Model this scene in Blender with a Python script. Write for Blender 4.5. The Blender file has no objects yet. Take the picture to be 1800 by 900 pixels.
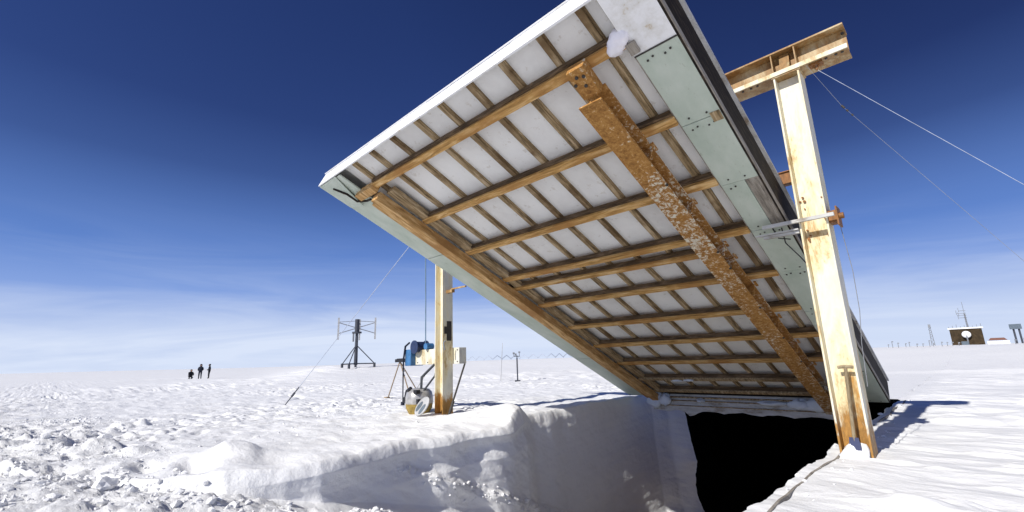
import bpy, math, random
import numpy as np
from mathutils import Vector, Matrix
random.seed(7); rng = np.random.RandomState(11)
S = bpy.context.scene
COL = S.collection
# ------------------------------------------------------------------ frame of the site
# a runs to the left and away (along the gantry beam), b runs to the right and away (along the trench)
E1 = Vector((-0.71062, 0.70358, 0.0)).normalized(); E2 = Vector((E1.y, -E1.x, 0.0)); EZ = Vector((0, 0, 1))
EYE = 1.10
def AB(a, b, z=0.0): return E1 * a + E2 * b + Vector((0, 0, z))

# ------------------------------------------------------------------ numpy noise
def _h(ix, iy, s):
    n = ix.astype(np.int64).astype(np.uint32) * np.uint32(374761393) + iy.astype(np.int64).astype(np.uint32) * np.uint32(668265263) + np.uint32((s * 974634777) & 0xffffffff)
    n = (n ^ (n >> 13)) * np.uint32(1274126177)
    n = (n ^ (n >> 16)) & 0xffffffff
    return n / 4294967295.0
def pn(x, y, s=0):
    x0 = np.floor(x); y0 = np.floor(y); fx = x - x0; fy = y - y0
    u = fx*fx*fx*(fx*(fx*6-15)+10); v = fy*fy*fy*(fy*(fy*6-15)+10)
    def g(dx, dy):
        ang = _h(x0+dx, y0+dy, s) * 2*np.pi
        return np.cos(ang)*(fx-dx) + np.sin(ang)*(fy-dy)
    n0 = g(0, 0)*(1-u)+g(1, 0)*u; n1 = g(0, 1)*(1-u)+g(1, 1)*u
    return (n0*(1-v)+n1*v)*1.5
def fbm(x, y, o=4, s=0, r=0.5):
    t = 0; a = 1.0
    for i in range(o):
        t = t + a*pn(x*2**i, y*2**i, s+i*17); a *= r
    return t
def worley(x, y, s=0):
    x0 = np.floor(x); y0 = np.floor(y); best = np.full(x.shape, 9.0); val = np.zeros(x.shape)
    for dx in (-1, 0, 1):
        for dy in (-1, 0, 1):
            cx = x0+dx; cy = y0+dy
            px = cx+_h(cx, cy, s); py = cy+_h(cx, cy, s+5)
            d = (px-x)**2+(py-y)**2; m = d < best
            best = np.where(m, d, best); val = np.where(m, _h(cx, cy, s+9), val)
    return np.sqrt(best), val
def ss(x, lo, hi):
    t = np.clip((x-lo)/(hi-lo), 0, 1); return t*t*(3-2*t)

# ------------------------------------------------------------------ the snow surface
LIPB = [-3000, -8, -4, -1.2, -.2, 0.5, 1.0, 1.5, 2.4, 3.57, 5.0, 6.3, 6.75, 7.05, 7.6, 8.4, 10.0, 12.2, 12.7, 12.95, 13.05, 14, 3000]
LIPA = [20, 20, 15, 10.5, 8.6, 7.4, 6.4, 5.9, 5.72, 5.82, 6.0, 6.15, 6.35, 6.62, 6.82, 6.92, 6.96, 6.92, 6.7, 6.4, 6.3, 6.3, 6.3]
RE = 1.37        # right edge of the trench
BP = 13.05        # where the trench goes under the snow
def base_h(a, b):
    """large shapes of the snow surface: metres above the local datum"""
    x = E1.x*a+E2.x*b; y = E1.y*a+E2.y*b
    r = np.hypot(x, y)+1e-6; az = np.degrees(np.arctan2(x, y))
    w = ss(az, -29, -21)
    z = 1.02*ss(r, 30, 62)*w
    ang = np.interp(az, [-180, -60, -48, -40, -34, -27, 0, 180], [0, .004, .004, .003, .002, .001, 0, 0])
    z = z + r*ang*ss(r, 90, 500)
    k = ss(r, 8, 40)
    z = z + 0.10*k*fbm(x/21, y/13, 3, 3)*(1-ss(r, 200, 800)*.5)
    # banks: snow shovelled up before the left post, at the lip, lumps
    def g(a0, b0, sa, sb, hh, rot=0):
        c, s_ = math.cos(rot), math.sin(rot); da = a-a0; db = b-b0
        p = (da*c+db*s_)/sa; q = (-da*s_+db*c)/sb
        return hh*np.exp(-(p*p+q*q))
    z = z + g(6.9, 5.95, .75, .6, .17) + g(6.4, 6.25, .55, .42, .20) + g(6.3, 4.6, .5, 1.0, .06)
    z = z + g(10.4, 6.2, 1.2, .6, .05) + g(7.0, 2.0, .9, .6, .07) + g(5.95, 2.6, .5, .9, .05)
    for (a0, b0, sa, sb, hh) in [(7.3, 1.62, .75, .30, .04), (8.7, 1.05, .22, .2, .10), (9.6, .75, .35, .22, .12), (10.5, .2, .4, .3, .12), (7.0, 1.9, .5, .22, .08), (11.6, .6, .35, .3, .10), (12.6, 1.4, .5, .35, .09)]:
        da = (a-a0)/sa; db = (b-b0)/sb; z = z + hh*np.exp(-(da*da+db*db)**2)
    z = z - g(6.75, 1.42, .30, .13, .20) - g(7.35, 1.02, .28, .12, .18) - g(8.1, .25, .35, .16, .16) - g(7.6, .55, .25, .12, .15) - g(6.2, 2.2, .25, .3, .10)
    z = z + g(8.9, 9.6, .35, 2.4, .05) - g(8.15, 10.2, .5, 1.6, .05)
    # low banks right of the hatch
    z = z + g(-2.4, 11.3, 2.0, .55, .16) + g(-6.0, 17, 3.5, .7, .22) + g(-3.4, 9.0, 1.3, .5, .07) + g(-1.1, 8.0, .9, .5, .05)
    z = z + g(-5, 26, 9, .8, .18)
    z = z + .07*np.exp(-((b-(15.5+.12*a))/.35)**2)*ss(-a, -.5, 2)
    return z
def tracks(a, b):
    """ski and sledge grooves left of the trench"""
    z = 0*a
    for (o, c, w, d, k) in [(10.2, .16, .035, .045, 0), (11.0, .18, .03, .035, 1), (12.3, .20, .05, .04, 2), (14.2, .25, .05, .05, 3), (9.1, .1, .03, .04, 4), (16.8, .3, .07, .05, 5), (19.5, .35, .07, .06, 6)]:
        cen = o + c*(b-1)+.035*(b-3)**2*(1 if k % 2 else -.6) + .12*np.sin(b*1.3+k)
        m = np.exp(-((a-cen)/w)**2) * ss(a, 8.2, 9.5) * ss(pn(a*.35+k*9, b*.35, 40+k), -.25, .15)
        z = z - d*m + .4*d*np.exp(-((a-cen-2*w)/w)**2)*ss(a, 8.2, 9.5)
    for (ca, cb, rr) in [(19., 4.6, 3.2), (20., 4.2, 4.2)]:
        d = np.hypot(a-ca, (b-cb)*1.4)-rr
        z = z-.05*np.exp(-(d/.08)**2)*ss(b, 2.5, 4)
    return z
def detail(a, b, trench):
    x = E1.x*a+E2.x*b; y = E1.y*a+E2.y*b; r = np.hypot(x, y)
    near = 1-ss(r, 25, 70)
    left = ss(a-.25*b, 3.5, 7.0)*(1-trench)          # trodden side
    right = (1-ss(a, .5, 1.6))*(1-trench)
    mid = np.clip(1-left-right-trench, 0, 1)
    # wind ripples on the right: long across the sun
    rp = fbm(a*.5+.35*b, b*1.5, 4, 60, .5)*.046 + fbm(a*1.3, b*3.0, 3, 64)*.010 + fbm(a*.25, b*.9, 2, 67)*.03
    edge = ss(np.abs(a-RE), 0, .5); rp = rp*(.3+.7*edge)
    lumps = np.clip(fbm(a*1.3, b*2.6, 3, 70)-.33, 0, 1)*.08 * (1-ss(r, 12, 30))
    z = right*(rp+lumps)*(.35+.65*near)
    # trodden field on the left
    chop = fbm(a*1.3, b*1.6, 5, 80)*.034
    patch = ss(pn(a*.13+3, b*.16, 91), -.25, .35)
    foot = np.clip(fbm(a*2.9, b*3.3, 2, 85)-.10, 0, 1)*-.10*patch
    d1, v1 = worley(a*2.1, b*2.4, 93)
    clod = ss(.34-d1, 0, .25)*.05*(v1 > .78)*patch
    far = ss(r, 14, 22)*(1-ss(r, 60, 110))
    hum = fbm(a*.8, b*.9, 3, 97)*.10*far*ss(pn(a*.05, b*.06, 99), -.3, .3)
    smooth = np.exp(-(((a-6.9)/1.2)**2+((b-5.0)/2.3)**2))      # the wind-packed bank
    z = z + left*(chop+foot*1.2+clod+tracks(a, b))*(1-.75*smooth)*(.25+.75*near) + left*hum
    z = z + smooth*(1-trench)*(fbm(a*1.6, b*1.0+a*.6, 4, 101)*.060 - .035*np.abs(pn(a*2.0+b*.9, b*1.5, 105)))
    z = z + mid*(chop*.6+rp*.6)
    # rubble at the lower left
    rub = np.exp(-((b+.5)/1.1)**2)*ss(a, 6.8, 8.0)*(1-ss(a, 14, 18))*(1-trench)
    d2, v2 = worley(a*4.5, b*4.5, 110); d3, v3 = worley(a*10, b*10, 113)
    z = z + rub*(ss(.62-d2, 0, .4)*(v2**3)*.035 + ss(.58-d3, 0, .35)*(v3**2)*.028 + fbm(a*1.2, b*1.4, 4, 118)*.075 + np.abs(fbm(a*2.6, b*2.8, 2, 119))*.05)
    return z
def surf_pt(a, b):
    A = np.array([float(a)]); B = np.array([float(b)])
    return float((base_h(A, B))[0])

def debris(a, b):
    d2, v2 = worley(a*5.5, b*5.5, 210); d3, v3 = worley(a*13, b*13, 213)
    return .8*(ss(.62-d2, 0, .5)*(v2**2)*.03 + ss(.6-d3, 0, .4)*(v3**2)*.028 + np.abs(fbm(a*4, b*4.3, 3, 221))*.04 + fbm(a*1.5, b*1.5, 4, 218)*.05)

def build_ground():
    def logsp(lo, hi, n): return np.exp(np.linspace(math.log(lo), math.log(hi), n))
    bs = np.concatenate([-logsp(3.2, 4000, 40)[::-1], np.arange(-3.0, 0, .05), np.arange(0, 8, .025), np.arange(8, BP-.001, .04), [BP],
                         [BP+.03], BP+.03+logsp(.05, 6, 110), BP+6+logsp(.12, 4000, 260)])
    nb = len(bs)
    aL = np.interp(bs, LIPB, LIPA)
    nb_ = (np.abs(bs) < 13)*1.0
    scoop = .20*fbm(bs*.6+.3, bs*0+3, 2, 299)*nb_*(1-ss(bs, 7, 9))*ss(bs, 1.5, 2.5)
    jit = (.045*pn(bs*1.3, bs*0+3, 300) + .014*fbm(bs*3.3, bs*0+3, 3, 301))*nb_
    aL = aL + scoop + jit
    D = np.interp(bs, [-6, -4, -1, .3, 1.2, 2.0, 2.9, 3.85, 5.06, 7, 9, 10.5, BP], [0, .01, .02, .03, .12, .34, .62, .95, 1.35, 2.2, 3.1, 3.4, 3.4])
    D = np.where(bs > BP+.001, 0.0, D)
    ko = ss(bs, 6.6, 7.6)
    dC = .13+.05*ko+.06*pn(bs*.9, bs*0, 303)*nb_
    aC = aL-.13
    aC = np.minimum(aC, aL-.02)
    slope_w = np.interp(bs, [-3, .7, 1.3, 1.8, 2.6, 20], [1.4, 1.2, .55, .20, .06, .04])   # how far the wall foot comes in
    tL = np.concatenate([np.arange(.03, 7, .036), 7+logsp(.05, 9, 120), 16+logsp(.3, 4000, 130)])[::-1]
    nTop = 16; nWall = 130
    tR = np.concatenate([np.linspace(0, .06, 5)[1:], np.arange(.08, 5, .036), 5+logsp(.05, 12, 90), 17+logsp(.3, 4000, 100)])
    P = []           # columns of (a, z, trench flag)
    A_ = []; Z_ = []; T_ = []
    zl = None
    def hs(a, b, tr=0.0):
        z = base_h(a, b); m = (np.hypot(a, b) < 120) & (b > -14) & (a > -60)
        if m.any(): z[m] = z[m]+detail(a[m], b[m], tr)
        return z
    Bc = bs
    def batch(off):
        out = []
        for q in range(0, len(off), 60):
            a2 = off[q:q+60]; b2 = np.repeat(Bc[None, :], len(a2), 0); h2 = hs(a2, b2); out += [h2[k] for k in range(len(a2))]
        return out
    aa = aL[None, :]+tL[:, None]; hh = batch(aa)
    for k in range(len(tL)): A_.append(aa[k]); Z_.append(hh[k]); T_.append(0)
    zlip = hs(aL, Bc)
    zr = hs(np.full(nb, RE), Bc)
    # lip to upper corner, rounded
    for i in range(nTop):
        t = i/(nTop-1.0)
        a = aL+(aC-aL)*t
        drop = dC*t**2.2
        n = (.02*fbm(a*3, Bc*3, 3, 320)+.008*fbm(a*9, Bc*9, 2, 321))*np.sin(t*np.pi)
        trough = np.where(Bc > BP+.001, 0, 1.0)
        z = base_h(a, Bc)*(1-t*.5*trough) + (zlip-base_h(aL, Bc))*(1-t) - drop*trough + n
        z = np.where(Bc > BP+.001, base_h(a, Bc), z)
        A_.append(a); Z_.append(z); T_.append(1)
    zC = Z_[-1]
    zF = np.where(Bc > BP+.001, zC, -D)
    Dl = np.clip(.4*Bc-1.22, .02, 9)            # ledge
    hasl = ss(Bc, 3.3, 3.9)*(1-ss(Bc, 8.0, 8.6))
    a_rub = 3.7
    for i in range(1, nWall+1):
        t = i/float(nWall)
        dd = t*(zC-zF)
        z = zC-dd
        dep = -z
        led = hasl*ss(dep, Dl-.02, Dl+.10)*.05
        foot = slope_w*dd + .22*ss(t, .80, 1.0)*(D > .3)
        nn = (.040+.02*(1-ss(Bc, 5.5, 7.5)))*fbm(Bc*.7, dep*1.5-Bc*.6, 4, 330) + .005*fbm(Bc*2.0, dep*6-Bc*2.6, 4, 335) + .10*ss(Bc, 12.6, 12.95)*fbm(dep*.9, Bc*.6, 4, 338, .5)
        nn = nn + (debris(Bc*1.0+aC*.7, dep*1.3+aC*.5)*1.6 + .10*fbm(aC*1.6+Bc, Bc*1.2+dep, 3, 390))*(1-ss(Bc, 1.0, 1.7))
        ledr = hasl*np.exp(-((dep-Dl-.07)/.07)**2)
        dbr = debris(Bc, dep*1.3)
        over = -.05*np.sin(np.clip(dd/(.35), 0, 1)*np.pi)*(1-ss(Bc, 6.2, 7.2))*ss(Bc, 1.4, 2.2)   # slight undercut below the cornice
        env = np.clip(dd/.12, 0, 1)
        nn = nn*(1-.6*ss(Bc, 7.5, 8.5)*(1-ss(Bc, 12.3, 12.6))) + .010*fbm(Bc*.5, dep*4.5+Bc*.35, 3, 341)
        a = aC-led-foot-nn*env-over - ledr*dbr*1.1 - jit*(1-np.exp(-dd/.22))
        z = z+ledr*dbr*.6
        a = np.where(Bc > BP+.001, aC-(aC-RE)*.5*t, a)
        z = np.where(Bc > BP+.001, base_h(a, Bc), z)
        A_.append(a); Z_.append(z); T_.append(2)
    aF = A_[-1].copy(); zFF = Z_[-1].copy()
    nF = 120
    for i in range(1, nF+1):
        t = i/float(nF)
        tt = t*(.55+.45*t)                        # denser near the left foot
        a = aF+(RE+.04-aF)*tt
        rough = debris(a, Bc)*ss(Bc, -3, -1)*np.sin(np.clip(t*12, 0, 1)*np.pi/2)
        blk_d, blk_v = worley(a*2.2, Bc*2.2, 350)
        blk = ss(.5-blk_d, 0, .3)*(blk_v > .8)*.04*(1-ss(Bc, 2.0, 3.5))*ss(Bc, -2, -.5)
        z = zF + rough + blk*np.clip(t*8, 0, 1) + .06*fbm(a*.8, Bc*.8, 3, 352)*ss(Bc, -3, -1)
        z = np.where(Bc > BP+.001, base_h(a, Bc), z)
        A_.append(a); Z_.append(z); T_.append(3)
    zB = Z_[-1].copy()
    jag = .075*np.clip(fbm(Bc*1.6, Bc*0, 4, 360), -.25, 1)+.03*np.clip(pn(Bc*6, Bc*0, 362), 0, 1)
    nR = 40
    for i in range(1, nR+1):
        t = i/float(nR)
        a = RE+.04*(1-t)+jag*t**3 + np.where(Bc > BP+.001, 0, .015*fbm(Bc*3, t*6+Bc*0, 2, 365))
        ztop = zr if i < nR else hs(a, Bc)
        z = np.where(Bc > BP+.001, ztop, zB+(ztop-.015-zB)*t)
        A_.append(a); Z_.append(z); T_.append(4)
    aa = np.stack([RE-s_+jag*math.exp(-s_/.05) for s_ in tR]); hh = batch(aa); crn = np.clip(fbm(Bc*2.2, Bc*0+1, 4, 370)+.25, 0, 1)
    for k_, s_ in enumerate(tR):
        a = aa[k_]
        crumb = .030*math.exp(-((s_-.03)/.04)**2)*crn*(np.abs(Bc-6) < 6.4)
        A_.append(a); Z_.append(hh[k_]+crumb-.012*math.exp(-s_/.04)); T_.append(5)
    A = np.array(A_).T; Z = np.array(Z_).T; n = A.shape[1]; T = np.array(T_)
    B = np.repeat(bs[:, None], n, 1)
    co = np.empty((nb*n, 3), np.float32)
    co[:, 0] = (E1.x*A+E2.x*B).ravel(); co[:, 1] = (E1.y*A+E2.y*B).ravel(); co[:, 2] = Z.ravel()
    i, j = np.meshgrid(np.arange(nb-1), np.arange(n-1), indexing='ij')
    ip = int(np.argmin(np.abs(bs-BP)))
    keep = ~((i == ip) & (T[j+1] >= 2) & (T[j+1] <= 4))
    i = i[keep]; j = j[keep]
    f = np.stack([i*n+j, i*n+j+1, (i+1)*n+j+1, (i+1)*n+j], 1).astype(np.int32)
    me = bpy.data.meshes.new('snow_ground')
    me.vertices.add(len(co)); me.vertices.foreach_set('co', co.ravel())
    me.loops.add(f.size); me.loops.foreach_set('vertex_index', f.ravel())
    me.polygons.add(len(f)); me.polygons.foreach_set('loop_start', np.arange(0, f.size, 4, dtype=np.int32))
    me.polygons.foreach_set('use_smooth', np.ones(len(f), bool))
    me.update(calc_edges=True)
    x_ = E1.x*A+E2.x*B; y_ = E1.y*A+E2.y*B; r_ = np.hypot(x_, y_)
    Tm = np.repeat(T[None, :], nb, 0)
    left = ss(A-.25*B, 3.5, 7.0)
    rg = left*(.10+.30*ss(pn(A*.13+3, B*.16, 91), -.3, .3))*(1-.7*ss(r_, 14, 30))
    rg = np.maximum(rg, np.exp(-((B-.2)/1.7)**2)*ss(A, 6.3, 7.5))
    rg = rg*(1-.75*np.exp(-(((A-6.9)/1.3)**2+((B-5.0)/2.3)**2)))
    Dl_ = np.clip(.4*B-1.22, .02, 9); led_ = np.exp(-((-Z-Dl_-.08)/.09)**2)*ss(B, 3.4, 3.9)*(1-ss(B, 7.6, 8.4))
    rg = np.where(Tm == 2, np.maximum(.03, led_), rg); rg = np.where(Tm == 3, .95, rg); rg = np.where(Tm == 1, .08, rg); rg = np.where(Tm == 4, .2, rg)
    rg = np.where(Tm == 5, .05, rg)
    rg = np.where((B > BP+.001) & (Tm >= 1) & (Tm <= 4), .08, rg)
    rg = np.where((Tm >= 1) & (Tm <= 2) & (B < 2.2), np.maximum(rg, .8*(1-ss(B, 1.2, 2.2))), rg)
    at = me.attributes.new('rough', 'FLOAT', 'POINT')
    if len(me.vertices) == rg.size: at.data.foreach_set('value', rg.ravel().astype(np.float32))
    global CHUNKS
    rr = np.random.RandomState(5); ii = np.arange(nb-1)
    dA = np.abs(np.diff(A, axis=1))[:-1, :]; dB = np.abs(np.diff(B, axis=0))[:, :-1]; dZ = np.abs(np.diff(Z, axis=1))[:-1, :]
    area = np.hypot(dA, dZ)*dB
    As, Bs_, Zs, Ts = A[:-1, :-1], B[:-1, :-1], Z[:-1, :-1], Tm[:-1, :-1]
    nearm = (Bs_ > -2.5) & (Bs_ < BP-.1) & (As < 17) & (As > -3)
    dens = 0.0*As
    fl = (Ts == 3) & (As > 2.5); dens = np.where(fl, 60*(1-ss(Bs_, 4.5, 8)), dens)
    dens = np.where((Ts <= 2) & (As > 5.5), (75+60*(Ts > 0))*(1-ss(Bs_, .5, 1.5)), dens)
    clump = ss(fbm(As*.8, Bs_*.8, 3, 400), -.15, .5)
    dens = dens*(.25+1.1*clump)
    dens = np.where(Ts == 2, dens+110*np.exp(-((-Zs-np.clip(.4*Bs_-1.22, .02, 9)-.12)/.10)**2)*ss(Bs_, 3.3, 3.7)*(1-ss(Bs_, 7.2, 8.2)), dens)
    trod = left[:-1, :-1]*(Ts == 0)*(1-ss(np.hypot(x_, y_)[:-1, :-1], 13, 17))*ss(Bs_, .2, 1.0)
    dens = dens + 5.0*trod*ss(pn(As*.3, Bs_*.3, 402), .0, .5)*(1-.8*np.exp(-(((As-6.9)/1.4)**2+((Bs_-5.0)/2.3)**2)))
    dens = np.where((Ts == 5) & (As > 1.0) & (Bs_ > 2.5), 8.0, dens)
    w = (area*dens*nearm).ravel(); tot = w.sum(); w = w/tot; ns = int(min(tot*1.5, 12000))
    idx = rr.choice(w.size, ns, p=w)
    CHUNKS = list(zip(As.ravel()[idx].tolist(), Bs_.ravel()[idx].tolist(), Zs.ravel()[idx].tolist(), Ts.ravel()[idx].tolist()))
    # normals up
    o = bpy.data.objects.new('snow_ground', me); COL.objects.link(o)
    if me.polygons[len(me.polygons)//2*0+5].normal.z < 0: me.flip_normals()
    o['kind'] = 'structure'
    me.materials.append(M['snow'])
    return o

# ------------------------------------------------------------------ materials
M = {}
def mat(name, base, rough=.7, spec=.3, metal=0.0):
    m = bpy.data.materials.new(name); m.use_nodes = True; nt = m.node_tree
    b = nt.nodes['Principled BSDF']; b.inputs['Base Color'].default_value = (*base, 1)
    b.inputs['Roughness'].default_value = rough; b.inputs['Specular IOR Level'].default_value = spec
    b.inputs['Metallic'].default_value = metal
    M[name] = m; return m, nt, b
def N_(nt, t, **kw):
    n = nt.nodes.new(t)
    for k, v in kw.items():
        if k in n.inputs: n.inputs[k].default_value = v
        else: setattr(n, k, v)
    return n
def noise(nt, scale, detail=4, rough=.55, vec=None, dist=0):
    n = N_(nt, 'ShaderNodeTexNoise'); n.inputs['Scale'].default_value = scale; n.inputs['Detail'].default_value = detail
    n.inputs['Roughness'].default_value = rough; n.inputs['Distortion'].default_value = dist
    if vec is None:
        tc = N_(nt, 'ShaderNodeNewGeometry'); vec = tc.outputs['Position']
    nt.links.new(vec, n.inputs['Vector']); return n
def objvec(nt, sc=(1, 1, 1), frame='panel'):
    """position in the site frame (a, b, z), or along the hatch, scaled"""
    g = N_(nt, 'ShaderNodeNewGeometry')
    outs = []
    axes = (E1, FD, NN) if frame == 'panel' else (E1, E2, EZ)
    c = N_(nt, 'ShaderNodeCombineXYZ')
    for k, ax in enumerate(axes):
        d = N_(nt, 'ShaderNodeVectorMath', operation='DOT_PRODUCT'); d.inputs[1].default_value = tuple(ax*sc[k])
        nt.links.new(g.outputs['Position'], d.inputs[0]); nt.links.new(d.outputs['Value'], c.inputs[k])
    return c.outputs[0]
def ramp(nt, src, stops):
    r = N_(nt, 'ShaderNodeValToRGB'); els = r.color_ramp.elements
    while len(els) < len(stops): els.new(.5)
    for e, (p, c) in zip(els, stops):
        e.position = p; e.color = (*c, 1) if len(c) == 3 else c
    nt.links.new(src, r.inputs[0]); return r
def mixc(nt, fac, a, b, mode='MIX'):
    m = N_(nt, 'ShaderNodeMix', data_type='RGBA', blend_type=mode)
    for s_, v in ((0, fac), (6, a), (7, b)):
        if hasattr(v, 'links'): nt.links.new(v, m.inputs[s_])
        elif isinstance(v, (int, float)): m.inputs[s_].default_value = v
        else: m.inputs[s_].default_value = (*v, 1)
    return m.outputs[2]
def bump(nt, b, src, strength=.3, dist=.02):
    bp = N_(nt, 'ShaderNodeBump'); bp.inputs['Strength'].default_value = strength; bp.inputs['Distance'].default_value = dist
    nt.links.new(src, bp.inputs['Height'])
    old = b.inputs['Normal'].links
    if old: nt.links.new(old[0].from_socket, bp.inputs['Normal'])
    nt.links.new(bp.outputs[0], b.inputs['Normal'])

SL = math.radians(25.55)
FD = E2*math.cos(SL)-EZ*math.sin(SL)
NN = E1.cross(FD)                        # points down, out of the underside
PO = AB(1.379, 6.197, 2.577)
def PP(u, v, w): return PO + E1*(u*(1-.0089*(v+3.6))) + FD*v + NN*w

def materials():
    m, nt, b = mat('snow', (.87, .872, .87), .6, .2)
    v = objvec(nt, (1, 1, 1), 'site')
    n0 = noise(nt, 1.2, 4, .6, v); c = ramp(nt, n0.outputs[0], [(.3, (.85, .852, .852)), (.7, (.885, .885, .88))])
    nt.links.new(c.outputs[0], b.inputs['Base Color'])
    at = N_(nt, 'ShaderNodeAttribute', attribute_name='rough')
    v2 = objvec(nt, (2.4, 4.0, 4.0), 'site')
    n1 = noise(nt, 1.1, 7, .62, v2); bump(nt, b, n1.outputs[0], .5, .06)
    nr = noise(nt, 13, 7, .78, v, .3); mr = N_(nt, 'ShaderNodeMath', operation='MULTIPLY'); nt.links.new(nr.outputs[0], mr.inputs[0]); nt.links.new(at.outputs['Fac'], mr.inputs[1])
    bump(nt, b, mr.outputs[0], .8, .03)
    n2 = noise(nt, 34, 4, .7, v); bump(nt, b, n2.outputs[0], .5, .008)
    n3 = noise(nt, 140, 2, .6, v); bump(nt, b, n3.outputs[0], .35, .003)
    # cream painted steel with rust
    def steel(name, paint, rustc, lo, hi, foot=True, sc=2.2):
        m, nt, b = mat(name, paint, .55, .35)
        v = objvec(nt, (1.6, 1.6, .55), 'site')
        n = noise(nt, sc, 8, .68, v, .4); n2 = noise(nt, 17, 5, .7, v)
        mix = N_(nt, 'ShaderNodeMath', operation='MULTIPLY_ADD'); mix.inputs[1].default_value = .45
        nt.links.new(n2.outputs[0], mix.inputs[0]); nt.links.new(n.outputs[0], mix.inputs[2])
        src = mix.outputs[0]
        if foot:
            g = N_(nt, 'ShaderNodeNewGeometry'); sx = N_(nt, 'ShaderNodeSeparateXYZ'); nt.links.new(g.outputs['Position'], sx.inputs[0])
            mr = N_(nt, 'ShaderNodeMapRange'); mr.inputs[1].default_value = .55; mr.inputs[2].default_value = .0; mr.inputs[3].default_value = 0; mr.inputs[4].default_value = .46
            nt.links.new(sx.outputs[2], mr.inputs[0])
            ad = N_(nt, 'ShaderNodeMath', operation='ADD'); nt.links.new(src, ad.inputs[0]); nt.links.new(mr.outputs[0], ad.inputs[1]); src = ad.outputs[0]
        pc = ramp(nt, n.outputs[0], [(.34, tuple(.82*x for x in paint)), (.46, paint), (.56, (paint[0]*.97, paint[1]*.90, paint[2]*.72)), (.68, (paint[0]*.84, paint[1]*.68, paint[2]*.42))])
        rc = ramp(nt, n2.outputs[0], [(.3, tuple(x*.45 for x in rustc)), (.6, rustc), (.8, (rustc[0]*1.35, rustc[1]*1.45, rustc[2]*1.5))])
        r = ramp(nt, src, [(lo, (0, 0, 0)), (hi, (1, 1, 1))])
        nt.links.new(mixc(nt, r.outputs[0], pc.outputs[0], rc.outputs[0]), b.inputs['Base Color'])
        bump(nt, b, n2.outputs[0], .25, .004)
    steel('cream_steel', (.78, .74, .60), (.44, .23, .06), .80, .95)
    steel('yellowed_steel', (.68, .56, .33), (.36, .20, .07), .52, .78, False, 1.7)
    steel('rusty_steel', (.62, .55, .42), (.30, .125, .03), .50, .62, False, 3.0)
    steel('mount_steel', (.70, .69, .62), (.34, .24, .12), .76, .98, False)
    # heavily rusted main beam, with flakes of old paint
    m, nt, b = mat('rust_beam', (.34, .15, .04), .8, .2)
    v = objvec(nt, (1.4, .6, 1.4)); n = noise(nt, 1.3, 3, .6, v); n2 = noise(nt, 20, 5, .8, objvec(nt, (1, 1, 1)), .6)
    rc = ramp(nt, n2.outputs[0], [(.3, (.16, .065, .018)), (.52, (.40, .20, .055)), (.72, (.60, .36, .12))])
    a = N_(nt, 'ShaderNodeMath', operation='MULTIPLY_ADD'); a.inputs[1].default_value = 1.0
    hf = N_(nt, 'ShaderNodeMath', operation='MULTIPLY'); hf.inputs[1].default_value = .6; nt.links.new(n.outputs[0], hf.inputs[0])
    nt.links.new(n2.outputs[0], a.inputs[0]); nt.links.new(hf.outputs[0], a.inputs[2])
    fl = ramp(nt, a.outputs[0], [(.865, (0, 0, 0)), (.895, (1, 1, 1))])
    nt.links.new(mixc(nt, fl.outputs[0], rc.outputs[0], (.66, .62, .50)), b.inputs['Base Color']); bump(nt, b, n2.outputs[0], .5, .004)
    # brown painted cross beams
    def wood(name, c0, c1, c2, scl, frame='panel', stain=None):
        m, nt, b = mat(name, c1, .75, .2)
        v = objvec(nt, scl, frame); n = noise(nt, 3.0, 7, .7, v, .5)
        r = ramp(nt, n.outputs[0], [(.32, c0), (.5, c1), (.68, c2)])
        out = r.outputs[0]
        if stain:
            ns = noise(nt, 1.1, 5, .65, objvec(nt, (1, 1, 1), frame)); rs = ramp(nt, ns.outputs[0], [(.48, (0, 0, 0)), (.62, (1, 1, 1))])
            out = mixc(nt, rs.outputs[0], out, stain)
        nt.links.new(out, b.inputs['Base Color']); bump(nt, b, n.outputs[0], .35, .006)
    wood('brown_beam', (.20, .10, .03), (.54, .31, .10), (.80, .58, .30), (.8, 7, 7), stain=(.40, .20, .06))
    wood('side_beam', (.20, .10, .035), (.54, .32, .12), (.76, .56, .30), (7, .8, 7), stain=(.38, .20, .07))
    wood('rafter_wood', (.06, .04, .02), (.36, .26, .14), (.60, .48, .32), (9, .8, 9), stain=(.17, .11, .055))
    wood('dark_edge', (.008, .006, .005), (.02, .015, .011), (.07, .05, .032), (1, 1.5, 14))
    wood('shade_wood', (.035, .022, .012), (.10, .065, .035), (.22, .15, .09), (1.2, 6, 6))  # dark tone for shadow-gap strips and the added bounce-cutting boards
    wood('grey_timber', (.14, .12, .10), (.30, .27, .23), (.42, .39, .34), (8, 1.0, 8))
    wood('handle_wood', (.16, .12, .07), (.30, .24, .15), (.38, .31, .2), (9, 9, 2), 'site')
    # off-white lining sheets
    m, nt, b = mat('lining', (.70, .69, .71), .5, .35)
    v = objvec(nt); n = noise(nt, 1.3, 6, .65, v, .3); n2 = noise(nt, 9, 6, .7, v)
    r = ramp(nt, n.outputs[0], [(.3, (.70, .69, .67)), (.55, (.80, .80, .78)), (.8, (.85, .85, .835))])
    r2 = ramp(nt, n2.outputs[0], [(.34, (.62, .56, .48)), (.40, (1, 1, 1))])
    nt.links.new(mixc(nt, .45, r.outputs[0], r2.outputs[0], 'MULTIPLY'), b.inputs['Base Color']); bump(nt, b, n.outputs[0], .4, .02)
    # pale green board
    m, nt, b = mat('green_board', (.46, .56, .50), .5, .35)
    n = noise(nt, 2.2, 6, .6, objvec(nt, (1.5, .8, 1))); n2 = noise(nt, 14, 5, .75, objvec(nt, (2, .6, 1)))
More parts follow.
